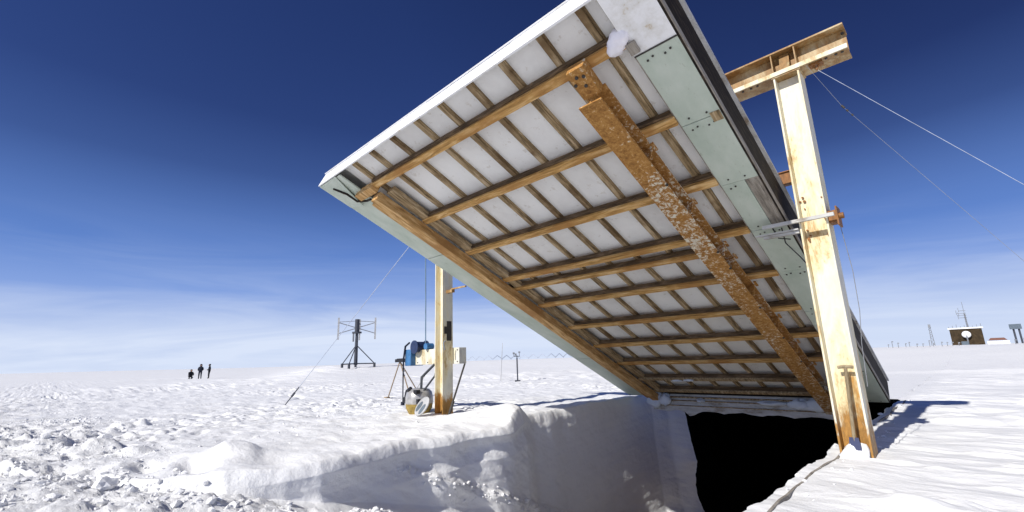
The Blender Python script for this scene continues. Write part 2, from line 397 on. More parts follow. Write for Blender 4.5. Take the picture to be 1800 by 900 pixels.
    r = ramp(nt, n.outputs[0], [(.3, (.41, .48, .40)), (.55, (.50, .56, .48)), (.8, (.60, .64, .57))])
    r2 = ramp(nt, n2.outputs[0], [(.30, (.62, .60, .54)), (.40, (1, 1, 1))])
    nt.links.new(mixc(nt, .7, r.outputs[0], r2.outputs[0], 'MULTIPLY'), b.inputs['Base Color'])
    m, nt, b = mat('white_trim', (.80, .80, .80), .45, .4)
    n = noise(nt, 3.5, 7, .7, objvec(nt, (1, 1, 3))); r = ramp(nt, n.outputs[0], [(.30, (.50, .38, .22)), (.36, (.72, .71, .68)), (.5, (.84, .84, .84))])
    nt.links.new(r.outputs[0], b.inputs['Base Color'])
    m, nt, b = mat('grey_trim', (.52, .52, .50), .6, .3)
    n = noise(nt, 2.5, 7, .7, objvec(nt, (1, 1, 4))); r = ramp(nt, n.outputs[0], [(.33, (.22, .17, .12)), (.45, (.46, .45, .42)), (.7, (.64, .64, .63))])
    nt.links.new(r.outputs[0], b.inputs['Base Color'])
    def plain(name, c, rough=.6, spec=.3, var=.25, sc=6, metal=0):
        m, nt, b = mat(name, c, rough, spec, metal)
        n = noise(nt, sc, 5, .65); r = ramp(nt, n.outputs[0], [(.3, tuple(x*(1-var) for x in c)), (.7, tuple(min(1, x*(1+var)) for x in c))])
        nt.links.new(r.outputs[0], b.inputs['Base Color'])
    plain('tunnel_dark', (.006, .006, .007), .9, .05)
    plain('bolt_steel', (.05, .045, .04), .6)
    plain('black_rubber', (.02, .02, .025), .6)
    plain('foam', (.82, .80, .84), .8, .2, .08)
    plain('winch_blue', (.05, .16, .34), .45, .4)
    plain('navy', (.02, .035, .09), .5, .4)
    plain('silver', (.40, .39, .38), .35, .5, .3, 9, .3)
    plain('ochre', (.30, .21, .06), .7, .2, .4, 9)
    plain('steel_grey', (.22, .23, .25), .5, .4)
    plain('dark_steel', (.05, .055, .07), .55, .4)
    plain('wire', (.42, .46, .55), .5, .4)
    plain('pale_rod', (.42, .42, .42), .5, .4)
    plain('brown_rod', (.30, .22, .14), .7)
    plain('cable_blue', (.16, .24, .33), .5)
    plain('cloth_black', (.015, .016, .022), .8, .2)
    plain('cloth_navy', (.02, .024, .04), .8, .2)
    plain('cloth_grey', (.07, .075, .085), .8, .2)
    plain('skin', (.38, .22, .15), .6)
    plain('brown_clad', (.05, .034, .018), .8, .2, .5, 2)
    plain('white_paint', (.78, .78, .78), .5, .3, .05)
    plain('red_roof', (.24, .12, .09), .7)
    plain('blue_grey_box', (.10, .13, .16), .6)
    plain('shovel_blue', (.05, .06, .13), .5)
    plain('pale_ice', (.62, .68, .76), .6, .3, .08)

# ------------------------------------------------------------------ mesh builder
ORG = {}
class MB:
    def __init__(s): s.v = []; s.f = []; s.sm = []
    def add(s, vs, fs, smooth=False):
        k = len(s.v); s.v += [Vector(p) for p in vs]; s.f += [tuple(i+k for i in f) for f in fs]; s.sm += [smooth]*len(fs); return s
    def hexa(s, p):     # 8 points: bottom ring 0-3, top ring 4-7
        return s.add(p, [(3, 2, 1, 0), (4, 5, 6, 7), (0, 1, 5, 4), (1, 2, 6, 5), (2, 3, 7, 6), (3, 0, 4, 7)])
    def box(s, c, x, y, z):     # centre and three half vectors
        c = Vector(c); q = [c-x-y-z, c+x-y-z, c+x+y-z, c-x+y-z, c-x-y+z, c+x-y+z, c+x+y+z, c-x+y+z]; return s.hexa(q)
    def site(s, a0, a1, b0, b1, z0, z1):
        return s.hexa([AB(a0, b0, z0), AB(a1, b0, z0), AB(a1, b1, z0), AB(a0, b1, z0), AB(a0, b0, z1), AB(a1, b0, z1), AB(a1, b1, z1), AB(a0, b1, z1)])
    def pan(s, u0, u1, v0, v1, w0, w1, nu=1, nv=1):
        return s.hexa([PP(u0, v0, w0), PP(u1, v0, w0), PP(u1, v1, w0), PP(u0, v1, w0), PP(u0, v0, w1), PP(u1, v0, w1), PP(u1, v1, w1), PP(u0, v1, w1)])
    def tube(s, pts, r, n=8, cap=True, smooth=True):
        pts = [Vector(p) for p in pts]; rs = r if isinstance(r, (list, tuple)) else [r]*len(pts); rings = []
        up = None
        for i, p in enumerate(pts):
            d = (pts[min(i+1, len(pts)-1)]-pts[max(i-1, 0)])
            d = d.normalized() if d.length > 1e-9 else EZ
            if up is None: up = d.orthogonal().normalized()
            x = (up-d*up.dot(d)).normalized(); y = d.cross(x); up = x
            rings.append([p+(x*math.cos(2*math.pi*k/n)+y*math.sin(2*math.pi*k/n))*rs[i] for k in range(n)])
        vs = [q for r_ in rings for q in r_]; fs = []
        for i in range(len(pts)-1):
            for k in range(n): fs.append((i*n+k, i*n+(k+1) % n, (i+1)*n+(k+1) % n, (i+1)*n+k))
        s.add(vs, fs, smooth)
        if cap: s.add(rings[0], [tuple(range(n))[::-1]]); s.add(rings[-1], [tuple(range(n))])
        return s
    def cyl(s, p, q, r, n=20): return s.tube([p, q], r, n)
    def lathe(s, c, prof, n=28, ax=EZ):
        x = Vector(ax).orthogonal().normalized(); y = Vector(ax).cross(x)
        vs = []; fs = []
        for (r, h) in prof:
            for k in range(n):
                t = 2*math.pi*k/n; vs.append(Vector(c)+Vector(ax)*h+(x*math.cos(t)+y*math.sin(t))*r)
        for i in range(len(prof)-1):
            for k in range(n): fs.append((i*n+k, i*n+(k+1) % n, (i+1)*n+(k+1) % n, (i+1)*n+k))
        return s.add(vs, fs, True)
    def build(s, name, m, parent=None, bevel=0.0, label=None):
        me = bpy.data.meshes.new(name); o = bpy.data.objects.new(name, me); COL.objects.link(o)
        if parent is not None: org = ORG[parent]
        else:
            org = sum(s.v, Vector())/len(s.v); org.z = min(p.z for p in s.v); o.location = org
        ORG[o] = org
        me.from_pydata([tuple(p-org) for p in s.v], [], s.f); me.update()
        for p, k in zip(me.polygons, s.sm): p.use_smooth = k
        me.materials.append(M[m])
        if parent is not None: o.parent = parent
        if bevel:
            bv = o.modifiers.new('bevel', 'BEVEL'); bv.width = bevel; bv.segments = 2; bv.limit_method = 'ANGLE'
        if label: o['label'] = label
        return o
def each(name, m, parent, fns, **k):
    for fn in fns:
        b = MB(); fn(b); b.build(name, m, parent, **k)
def cyls(name, m, parent, lst, n=8):
    for p, q, r in lst: MB().cyl(p, q, r, n).build(name, m, parent)
def thing(name, label, cat, loc, group=None):
    o = bpy.data.objects.new(name, None); COL.objects.link(o); o.location = loc; o.empty_display_size = .1; ORG[o] = Vector(loc)
    return tag(o, label, cat, group)
def tag(o, label, cat, group=None, kind=None):
    o['label'] = label; o['category'] = cat
    if group: o['group'] = group
    if kind: o['kind'] = kind
    return o
def ibeam(mb, p0, p1, hdir, wdir, h, w, tf=.018, tw=.012):
    """I section from p0 to p1; flanges stand apart along hdir and are w wide along wdir"""
    p0 = Vector(p0); p1 = Vector(p1); c = (p0+p1)/2; L = (p1-p0)/2; hd = Vector(hdir).normalized(); wd = Vector(wdir).normalized()
    for sgn in (-1, 1): mb.box(c+hd*sgn*(h/2-tf/2), L, wd*w/2, hd*tf/2)
    mb.box(c, L, wd*tw/2, hd*(h/2-tf)); return mb

# ------------------------------------------------------------------ hatch
def hatch():
    t = thing('tilted_hatch_cover', 'huge tilted white hatch cover raised over the snow trench, its brown ribbed underside showing', 'hatch cover', AB(4.2, 11.4, .1))
    V0, V1 = -3.62, 5.82
    # roof skin and lining: a slab seen from below
    MB().pan(.405, 5.44, V0+.03, V1-.03, -.17, -.15).build('lining_sheet', 'lining', t)
    MB().pan(0.012, 6.12, V0+.03, V1-.01, -.27, -.25).build('roof_deck', 'lining', t)
    m = MB(); m.pan(0.0, 6.14, V0+.3, V1, -.44, -.41); m.hexa([PP(0, V0+.012, -.27), PP(6.14, V0+.012, -.27), PP(6.14, V0+.298, -.41), PP(0, V0+.298, -.41), PP(0, V0+.012, -.30), PP(6.14, V0+.012, -.30), PP(6.14, V0+.298, -.44), PP(0, V0+.298, -.44)])
    m.build('roof_skin', 'white_trim', t)
    # front fascia, a bent metal strip with joints
    f = MB(); 
    for k in range(4):
        a0 = 6.17*k/4.0; a1 = 6.17*(k+1)/4.0-.004
        f.pan(a0, a1, V0-.012+.003*(k % 2), V0+.01, -.265, .012)
    f.pan(0, 6.17, V0-.03, V0-.014, -.275, -.262)
    f.build('front_fascia', 'white_trim', t)
    # side closures
    MB().pan(-.02, .0, V0+.02, V1, -.405, -.004).build('side_board', 'dark_edge', t)
    MB().pan(-.045, .02, V0+.0, V1+.02, -.475, -.442).build('edge_trim', 'grey_trim', t)
    MB().pan(-.032, -.021, V0+.1, V1-.1, -.06, -.004).build('drip_strip', 'grey_timber', t)
    MB().pan(6.14, 6.165, V0+.02, V1, -.405, .0).build('side_board', 'green_board', t)
    # cross rafters set under the lining, running down the slope, slightly crooked
    us = [.66, 1.15, 1.70, 2.25, 2.80, 3.35, 3.95, 4.55, 5.10]
    beams = [-3.12, -2.09, -1.08, -.10, .25, .95, 1.94, 2.86, 3.81, 4.73, 5.45]
    for i, u in enumerate(us):
        m = MB(); stops = [V0+.05]+beams+[V1-.05]; cs = [u+random.uniform(-.012, .012) for _ in stops]; ws = [random.uniform(.030, .038) for _ in stops]
        vs = []; fs = []; n = len(stops)
        for v, c_, w_ in zip(stops, cs, ws):
            vs += [PP(c_-w_-.014, v, -.149), PP(c_-w_-.014, v, -.125), PP(c_-w_, v, -.125), PP(c_-w_, v, -.0955), PP(c_+w_, v, -.0955), PP(c_+w_, v, -.12), PP(c_+w_+.014, v, -.12), PP(c_+w_+.014, v, -.149)]
        for q in range(n-1):
            for k in range(8): fs.append((q*8+k, q*8+(k+1) % 8, (q+1)*8+(k+1) % 8, (q+1)*8+k))
        fs += [tuple(range(8))[::-1], tuple(range((n-1)*8, n*8))]
        m.add(vs, fs)
        m.build('rafter', 'rafter_wood', t)
    for j, vb in enumerate(beams):
        d = .055 if j != 4 else .045
        u0, u1 = (.42, 5.06) if j not in (4,) else (1.0, 5.30)
        if j == 9: u0 = 1.1
        if j == 10: u0 = 1.1
        m = MB(); m.pan(u0, u1, vb-d, vb+d, -.094, .028)
        
        bo = m.build('cross_beam', 'brown_beam' if j < 9 else 'rafter_wood', t, .006)
        m = MB(); m.pan(u0+.01, u1-.01, vb-d-.032, vb-d-.002, -.09, -.012); m.build('beam_shade_strip', 'shade_wood', bo)  # dark strip stands in for the shadow gap above the beam
    # left side beam, three laid side by side, and the top end piece by the corner
    MB().pan(5.06, 5.24, -3.0, 5.7, .03, .19).build('side_beam', 'side_beam', t, .01)
    MB().pan(5.245, 5.43, -2.9, 5.75, .03, .13).build('side_beam', 'side_beam', t, .01)
    MB().pan(4.86, 5.055, -2.9, 5.6, -.09, .0).build('side_plank', 'rafter_wood', t, .006)
    MB().pan(5.06, 5.6, -3.17, -3.03, -.06, .09).build('end_block', 'side_beam', t, .008)
    # rusty I-beam
    m = MB(); c0 = PP(.93, -2.86, .15); c1 = PP(.985, 6.05, .15); ibeam(m, c0, c1, NN, E1, .24, .27, .022, .016)
    c2 = PP(.905, -3.2, .10); m.box((c2+PP(.92, -2.86, .10))/2, (PP(.92, -2.86, .10)-c2)/2, E1*.10, NN*.06)
    for vv in (-1.9, -.9, .05, .35, 1.1, 2.1, 3.0, 3.9, 4.9):
        m.pan(.79, .90, vv-.01, vv+.01, .05, .235)
        m.pan(.755, .79, vv-.06, vv+.06, .032, .05)
    rb = m.build('main_beam', 'rust_beam', t, 0, 'rusty steel I-beam with flakes of old white paint')
    for (u, v) in [(.86, -3.1), (.93, -3.12), (.99, -3.05), (.90, -3.0), (.80, -1.5), (.81, -.1), (.81, .3), (.82, 1.4), (.82, 2.4), (.83, 3.3)]:
        w0 = .16 if v < -2.9 else .235
        w0 = .262 if v > -2.9 else .158
        MB().cyl(PP(u, v, w0), PP(u, v, w0+.016), .018, 8).build('bolt', 'bolt_steel', rb)
    # right edge boards
    joints = [-2.93, -1.98, -.98, -.05, .95, 2.1, 3.2, 4.4, V1-.02]
    for k in range(len(joints)-1):
        u0 = 0.0
        if k == 2: u0 = .15
        if k == 1: u0 = 0.0
        g = MB(); v0, v1 = joints[k]+.004, joints[k+1]-.003
        g.pan(u0, .41, v0, v1, -.022+.003*(k % 2), .0+.003*(k % 2)); bd = g.build('edge_board', 'green_board', t)
        for (u, v) in [(.10, v0+.07), (.16, v0+.09), (.27, v0+.06), (.33, v0+.08), (.12, v1-.06), (.30, v1-.07)]:
            if u > u0+.03: MB().cyl(PP(u, v, .0), PP(u, v, .009), .011, 8).build('screw', 'bolt_steel', bd)
    MB().pan(.0, .42, V0+.01, -2.935, -.03, -.002).build('corner_plate', 'white_trim', t)
    MB().pan(.0, 6.1, V1-.03, V1-.008, -.40, .0).build('end_board', 'dark_edge', t)
    m = MB(); m.pan(.0, .42, -2.945, -2.93, .001, .006); m.build('joint_strip', 'bolt_steel', t)
    MB().pan(.41, .425, V0+.03, V1-.03, -.15, -.005).build('inner_board', 'grey_timber', t)
    m = MB(); m.pan(.002, .145, -.97, -.07, -.03, -.006); m.pan(.03, .045, -.95, -.09, -.008, .006); m.pan(.09, .10, -.95, -.09, -.008, .004)
    m.build('weathered_panel', 'grey_timber', t, 0, 'bare weathered grey wood where the green board is missing')
    m = MB(); m.pan(.005, .10, -2.02, -1.90, .001, .012); m.build('notch_shade_patch', 'rafter_wood', t)  # dark patch stands in for the shade inside a small notch
    # left underside boards
    for k in range(4):
        v0 = V0+.04+k*2.36; m = MB(); m.pan(5.45, 6.135, v0, v0+2.35, -.02+.004*(k % 2), .003+.004*(k % 2)); m.build('edge_board', 'green_board', t)
    m = MB(); m.hexa([PP(5.55, V0+.02, .012), PP(6.15, V0+.02, .012), PP(6.10, -3.0, .03), PP(5.75, -2.92, .05), PP(5.55, V0+.02, .022), PP(6.15, V0+.02, .022), PP(6.10, -3.0, .04), PP(5.75, -2.92, .06)])
    m.build('corner_plate', 'green_board', t, 0, 'bent green corner plate')
    m = MB(); m.tube([PP(5.9, -3.45, .03), PP(5.75, -3.25, .05), PP(5.73, -3.05, .06), PP(5.5, -2.98, .07), PP(5.3, -3.0, .12)], .02); m.build('loose_strap', 'dark_edge', t)
    # foam roll and clutter at the top corner
    m = MB(); c0 = PP(.60, -3.08, .03); c1 = PP(.35, -3.2, -.03); nn_ = 22; rings = []
    ax = (c1-c0).normalized(); ux = ax.orthogonal().normalized(); uy = ax.cross(ux); vs = []; fs = []
    for i in range(13):
        f = i/12.0; base = math.sqrt(max(0, 1-abs(2*f-1)**2.6))*.085+.004
        for k in range(nn_):
            th = 2*math.pi*k/nn_; rr_ = base*(1+.13*math.sin(3*th+f*7)+.07*math.sin(7*th-f*19)+.05*math.sin(f*23+th))
            vs.append(c0.lerp(c1, f)+(ux*math.cos(th)+uy*math.sin(th))*rr_+EZ*.03*math.sin(f*3.1))
    for i in range(12):
        for k in range(nn_): fs.append((i*nn_+k, i*nn_+(k+1) % nn_, (i+1)*nn_+(k+1) % nn_, (i+1)*nn_+k))
    m.add(vs, fs, True); m.build('foam_wad', 'foam', t, 0, 'crumpled white foam wad stuffed by the top corner')
    m = MB(); m.pan(.33, .42, -3.1, -2.98, .004, .04); m.build('clamp', 'grey_timber', t)
    # hanging skirt at the low end with ice on it
    m = MB(); n = 40; rows = []
    for i in range(n+1):
        u = .75+4.55*i/n; top = PP(u, V1-.08, -.02); dz = .40+.02*math.sin(i*.9)+random.uniform(-.012, .012)+(.10*(math.exp(-((u-4.25)/.16)**2)))
        th = .03
        rows.append([top-E2*.015, top-E2*(.015)-EZ*dz*.55-E2*.02, top-EZ*dz-E2*.01, top-EZ*dz+E2*th, top+E2*th])
    vs = [p for r_ in rows for p in r_]; fs = []
    for i in range(n):
        for k in range(5): fs.append((i*5+k, i*5+(k+1) % 5, (i+1)*5+(k+1) % 5, (i+1)*5+k))
    m.add(vs, fs); m.build('skirt', 'grey_trim', t)
    for (z0, dd) in ((.07, .022), (.15, .014), (.27, .012)):
        m = MB(); pa = PP(1.1, V1-.08, -.02)-EZ*z0-E2*(.045); pb = PP(5.1, V1-.08, -.02)-EZ*z0-E2*(.045); m.tube([pa, pb], dd, 6); m.build('skirt_rail', 'rafter_wood', t)
    for (u, w_, h_) in ((1.25, .30, .13), (1.6, .22, .10), (.85, .22, .20), (5.2, .22, .20), (4.9, .16, .14), (3.9, .10, .05), (2.2, .3, .05)):
        lump('packed_ice', PP(u, V1-.13, .02)-EZ*.12, w_, .10, h_, t)
    for (u, v) in ((4.0, 4.75), (3.7, 4.72)):
        lump('ice_patch', PP(u, v, .03), .12, .05, .03, t)
    # ties and cord at the pivot
    m = MB(); m.tube([PP(.16, -.03, .01), PP(.14, .12, .06), PP(.02, .18, .06)], .007); m.build('cord', 'black_rubber', t)
    m = MB(); m.tube([PP(.06, -.02, .02), PP(.10, .25, .05), PP(.03, .6, .05), PP(-.03, 1.1, .03), PP(-.01, 1.7, .02), PP(.03, 2.2, .02)], .007); m.build('cord', 'black_rubber', t)
    return t
def lump(name, c, sa, sb, sz, parent, m='pale_ice', seed=None):
    r = random.Random(seed if seed is not None else int(c.x*1000)); mb = MB(); nu, nv = 16, 10; vs = []; fs = []
    for j in range(nv+1):
        th = math.pi*j/nv
        for i in range(nu):
            ph = 2*math.pi*i/nu; k = 1+.25*math.sin(3*ph+c.x*5)*math.sin(2*th+1)+r.uniform(-.12, .12)
            vs.append(c+(E1*sa*math.sin(th)*math.cos(ph)+E2*sb*math.sin(th)*math.sin(ph)+EZ*sz*math.cos(th))*k)
    for j in range(nv):
        for i in range(nu): fs.append((j*nu+i, j*nu+(i+1) % nu, (j+1)*nu+(i+1) % nu, (j+1)*nu+i))
    mb.add(vs, fs, True); return mb.build(name, m, parent)

# ------------------------------------------------------------------ gantry
def gantry():
    t = thing('steel_gantry', 'tall rust-stained cream steel gantry of two posts and a crossbeam carrying the tilted hatch', 'gantry', AB(1.08, 6.2, 0))
    BB = 6.20
    def post(ac, lab):
        m = MB(); ibeam(m, AB(ac, BB, -.5), AB(ac, BB, 4.465), E1, E2, .285, .28, .020, .014)
        o = m.build('post', 'cream_steel', t, .003, lab)
        c = MB(); c.site(ac-.16, ac+.16, BB-.15, BB+.15, 4.466, 4.486); c.build('cap_plate', 'yellowed_steel', o)
        return o
    pr = post(1.085, 'nearer right-hand cream post, rusty at its foot'); pl = post(8.36, 'farther left-hand cream post beside the winch')
    m = MB(); z0, z1 = 4.488, 4.825; zc = (z0+z1)/2
    ibeam(m, AB(.44, BB, zc), AB(8.75, BB, zc), EZ, E2, z1-z0, .29, .022, .014)
    cb = m.build('crossbeam', 'yellowed_steel', t, .002)
    for ac in (1.085-.13, 1.085+.13, 8.23, 8.49): MB().site(ac-.007, ac+.007, BB-.135, BB-.008, z0+.0225, z1-.0225).build('stiffener', 'yellowed_steel', cb)
    s_ = MB(); s_.hexa([AB(1.03, BB-.14, z0+.0235), AB(1.14, BB-.14, z0+.0235), AB(1.14, BB-.013, z0+.0235), AB(1.03, BB-.013, z0+.0235), AB(1.03, BB-.05, z1-.03), AB(1.14, BB-.05, z1-.03), AB(1.14, BB-.013, z1-.03), AB(1.03, BB-.013, z1-.03)])
    s_.build('gusset', 'yellowed_steel', cb)
    cyls('bolt', 'bolt_steel', cb, [(AB(ac, BB-.10, z0+.002), AB(ac, BB-.10, z0-.012), .015) for ac in (.50, .56, .66, 1.42, 1.50, 1.60)]+[(AB(.47, BB-.005, zz), AB(.47, BB-.03, zz), .016) for zz in (z0+.05, z0+.27)])
    MB().site(.44, 8.75, BB-.163, BB-.1455, z0-.004, z0+.05).build('flange_edge', 'cream_steel', cb)
    # guy shackle under the right end
    m = MB(); m.site(.70, .84, BB-.12, BB-.02, z0-.03, z0-.002); m.tube([AB(.80, BB-.07, z0-.025), AB(.77, BB-.07, z0-.09), AB(.74, BB-.07, z0-.025)], .012)
    m.build('shackle', 'rusty_steel', t)
    # pivot of the hatch
    MB().site(.865, 1.60, BB-.225, BB-.185, 2.55, 2.59).build('pivot_arm', 'grey_trim', t)
    MB().site(1.235, 1.62, BB-.16, BB-.10, 2.44, 2.47).build('pivot_arm', 'grey_trim', t)
    MB().site(1.235, 1.70, BB-.19, BB-.12, 2.475, 2.49).build('pivot_arm', 'grey_trim', t)
    m = MB(); m.site(.86, .938, BB-.10, BB+.06, 2.50, 2.64); m.site(.845, .861, BB-.12, BB+.08, 2.46, 2.68)
    m.cyl(AB(.938, BB-.05, 2.57), AB(.80, BB-.05, 2.57), .035, 12)
    m.build('pivot_bracket', 'rusty_steel', t)
    for k in range(14):
        m = MB(); a_ = 1.085+random.choice([-1, 1])*random.uniform(.06, .125); z_ = 2.62+random.uniform(-.28, .28); m.cyl(AB(a_, BB-.14 if abs(a_-1.085) > .1226 else BB-.012, z_), AB(a_, BB-.155 if abs(a_-1.085) > .1226 else BB-.03, z_), random.uniform(.008, .016), 7)
        m.build('bolt', 'rusty_steel', t)
    m = MB(); m.site(1.232, 1.62, BB-.07, BB+.06, 3.10, 3.24); m.site(1.232, 1.50, BB-.09, BB+.08, 3.241, 3.252); m.build('upper_lug', 'rusty_steel', t)
    m = MB(); m.site(8.0, 8.21, BB-.05, BB+.03, 2.60, 2.665); m.site(7.55, 8.05, BB-.04, BB+.0, 2.66, 2.69); m.build('pivot_arm', 'yellowed_steel', t)
    # stop of dark grease on the left post
    m = MB(); m.site(8.2155-.0035, 8.2155, BB-.03, BB+.10, 1.55, 1.98); m.site(8.212-.0035, 8.2155, BB-.10, BB-.029, 1.70, 1.86); m.build('grease_plate', 'bolt_steel', t)
    # mounting beam for the winch
    m = MB(); m.site(8.02, 9.72, BB+.16, BB+.36, 1.05, 1.40); 
    o = m.build('winch_mount', 'mount_steel', t, .006)
    cyls('bolt', 'bolt_steel', o, [(AB(a_, BB+.165, z_), AB(a_, BB+.148, z_), .014) for a_ in (8.08, 9.2, 9.62) for z_ in (1.10, 1.35)])
    m = MB(); m.tube([AB(8.16, BB-.12, 1.35), AB(8.16, BB-.16, 1.5), AB(8.14, BB-.12, 1.55)], .015); m.build('clevis', 'steel_grey', t)
    return t

def small_things():
    BB = 6.2
    # shovel in the right post's channel
    t = thing('snow_shovel', 'long T-handled blue-bladed snow shovel standing in the channel of the nearer steel post', 'shovel', AB(1.07, 6.0, 0))
    MB().tube([AB(1.075, 6.03, .15), AB(1.045, 6.09, .90)], .016, 10).build('shaft', 'handle_wood', t)
    MB().tube([AB(.975, 6.09, .905), AB(1.045, 6.09, .912), AB(1.115, 6.09, .905)], .018, 10).build('handle', 'handle_wood', t)
    m = MB(); m.hexa([AB(1.0, 5.98, -.1), AB(1.15, 5.98, -.1), AB(1.15, 5.992, -.1), AB(1.0, 5.992, -.1), AB(1.035, 6.02, .20), AB(1.115, 6.02, .20), AB(1.115, 6.032, .20), AB(1.035, 6.032, .20)]); m.build('blade', 'shovel_blue', t)
    o = lump('snow_drift', AB(1.085, 6.07, .0), .13, .11, .13, None, 'snow', 3); tag(o, 'small drift of snow packed into the foot of the nearer post around the shovel blade', 'snow drift')
    # winch
    t = thing('winch', 'blue winch with navy rollers bolted to the mount on the far post', 'winch', AB(9.75, 6.4, 1.05))
    m = MB(); m.site(9.725, 9.98, BB+.02, BB+.40, 1.03, 1.42); m.build('housing', 'winch_blue', t, .02)
    m = MB(); m.cyl(AB(9.60, BB+.05, 1.47), AB(9.60, BB+.36, 1.47), .13, 24); m.cyl(AB(9.60, BB+.03, 1.47), AB(9.60, BB+.05, 1.47), .16, 24); m.cyl(AB(9.60, BB+.36, 1.47), AB(9.60, BB+.38, 1.47), .16, 24); m.build('drum', 'navy', t)
    m = MB(); m.cyl(AB(9.22, BB+.1, 1.47), AB(9.22, BB+.3, 1.47), .075, 20); m.build('roller', 'winch_blue', t)
    m = MB(); m.cyl(AB(9.98, BB+.2, 1.17), AB(10.16, BB+.2, 1.17), .07, 16); m.cyl(AB(10.16, BB+.2, 1.17), AB(10.38, BB+.2, 1.19), .035, 12); m.site(10.36, 10.6, BB+.17, BB+.23, 1.17, 1.22); m.build('motor', 'black_rubber', t)
    m = MB(); m.tube([AB(9.75, BB+.0, 1.58), AB(9.93, BB-.0, 1.50), AB(9.97, BB-.02, 1.2), AB(9.96, BB-.03, .8), AB(9.95, BB-.03, .18)], [.022, .025, .022, .016, .014], 8); m.tube([AB(9.96, BB-.03, .9), AB(9.88, BB-.03, .92)], .012); m.tube([AB(9.96, BB-.03, .86), AB(9.89, BB-.03, .80)], .012); m.box(AB(9.95, BB-.03, .16), E1*.04, E2*.03, EZ*.04)
    tag(m.build('chain', 'cloth_navy'), 'long black chain hanging from the blue winch down to the snow', 'chain')
    m = MB(); m.tube([AB(9.36, BB+.2, 1.52), AB(9.30, BB+.15, 2.6), AB(9.25, BB+.1, 3.6), AB(8.72, BB, 4.46)], .014, 8)
    tag(m.build('winch_cable', 'cable_blue'), 'blue-grey cable rising from the winch drum towards the hatch edge', 'cable')
    # drum tank
    c = AB(9.0, 6.0, -.02)
    t = thing('round_tank', 'dented silver and ochre round tank sunk in snow beneath the winch', 'tank', c)
    m = MB(); m.lathe(c, [(.0, -.1), (.12, -.08), (.22, .02), (.285, .14), (.30, .24)]); m.build('base', 'ochre', t)
    m = MB(); m.lathe(c, [(.302, .24), (.31, .26), (.305, .38), (.28, .48), (.22, .54), (.12, .565), (0, .57)]); m.build('shell', 'silver', t)
    m = MB(); m.tube([c+E1*.29+EZ*.34-E2*.16, c+E1*.24+EZ*.50-E2*.16, c+E1*.08+EZ*.56-E2*.18, c+E1*.02+EZ*.50-E2*.24], .045, 10); m.build('handle', 'black_rubber', t)
    each('fitting', 'black_rubber', t, [lambda m: m.box(c+E1*.18-E2*.24+EZ*.32, E1*.07, E2*.03, EZ*.06), lambda m: m.box(c-E1*.20-E2*.2+EZ*.50, E1*.06, E2*.05, EZ*.04), lambda m: m.box(c-E1*.24-E2*.19+EZ*.30, E1*.05, E2*.03, EZ*.05)])
    m = MB(); m.tube([c-E1*.14-E2*.05+EZ*.52, c-E1*.13-E2*.03+EZ*.8, AB(8.85, BB+.1, 1.05)], .03, 8); tag(m.build('hose', 'cloth_grey'), 'thicker dark hose, left of two between the round tank and the winch mount', 'hose')
    m = MB(); m.tube([c-E1*.22-E2*.05+EZ*.50, AB(8.76, BB+.05, .8), AB(8.74, BB+.1, 1.05)], .022, 8)
    tag(m.build('hose', 'cloth_grey'), 'thinner dark hose beside the far post, right of two above the tank', 'hose')
    m = MB(); m.tube([c+E1*.1+EZ*.56, AB(8.98, BB+.0, .9), AB(8.88, BB+.1, 1.05)], .009, 6); tag(m.build('thin_rope', 'pale_rod'), 'thin pale rope rising left of the hoses from the silver tank', 'rope')
    # oval lid
    d = AB(8.45, 5.72, .20); nrm = (-E2*.85-E1*.25+EZ*.35).normalized(); x = (EZ-nrm*EZ.dot(nrm)).normalized(); x = (x*.86-E1*.5); x = (x-nrm*x.dot(nrm)).normalized(); y = nrm.cross(x)
    def oval(mb, rx, ry, t0, t1, off=Vector()):
        n = 24; r0 = [d+off+x*rx*math.cos(2*math.pi*k/n)+y*ry*math.sin(2*math.pi*k/n)+nrm*t0 for k in range(n)]; r1 = [p+nrm*(t1-t0) for p in r0]
        mb.add(r0+r1, [tuple(range(n))[::-1], tuple(range(n, 2*n))]+[(k, (k+1) % n, n+(k+1) % n, n+k) for k in range(n)])
    t = thing('oval_lid', 'white oval lid with dark blue inset panes leaning at the foot of the far post', 'lid', d)
    m = MB(); oval(m, .22, .135, 0, .03); m.build('rim', 'pale_rod', t, .006)
    m = MB(); oval(m, .12, .042, .031, .036, y*.05-x*.04); m.build('pane', 'blue_grey_box', t)
    m = MB(); oval(m, .12, .04, .031, .036, -y*.055-x*.04); m.build('pane', 'blue_grey_box', t)
    # prop rod
    m = MB(); m.tube([AB(8.0, BB+.3, 1.05), AB(8.12, BB-.05, .0)], .020, 8); m.tube([AB(8.09, BB+.05, .28), AB(8.12, BB-.05, -.02)], .032, 8); tag(m.build('prop_rod', 'bolt_steel'), 'thin dark rod leaning from the winch mount to the snow right of the far post', 'rod')
    # tripod farther back
    t = thing('tripod', 'thin brown tripod with a black head standing in snow left of the winch', 'tripod', AB(13.7, 8.1, surf_pt(13.7, 8.1)))
    z0 = surf_pt(13.7, 8.1); top = AB(13.45, 8.2, 1.17+z0)
    for ft in ((13.9, 8.05), (12.9, 8.3), (13.4, 9.0)):
        MB().tube([AB(ft[0], ft[1], z0-.02), top], .019, 8).build('leg', 'brown_rod', t)
    m = MB(); m.site(13.0, 13.62, 8.12, 8.28, z0+1.14, z0+1.24); m.cyl(AB(13.01, 8.2, z0+1.17), AB(12.8, 8.2, z0+1.19), .10, 14); m.build('head', 'black_rubber', t)
    m = MB(); m.box(AB(13.93, 8.04, z0+.02), E1*.09, E2*.06, EZ*.03); m.build('foot', 'brown_rod', t)
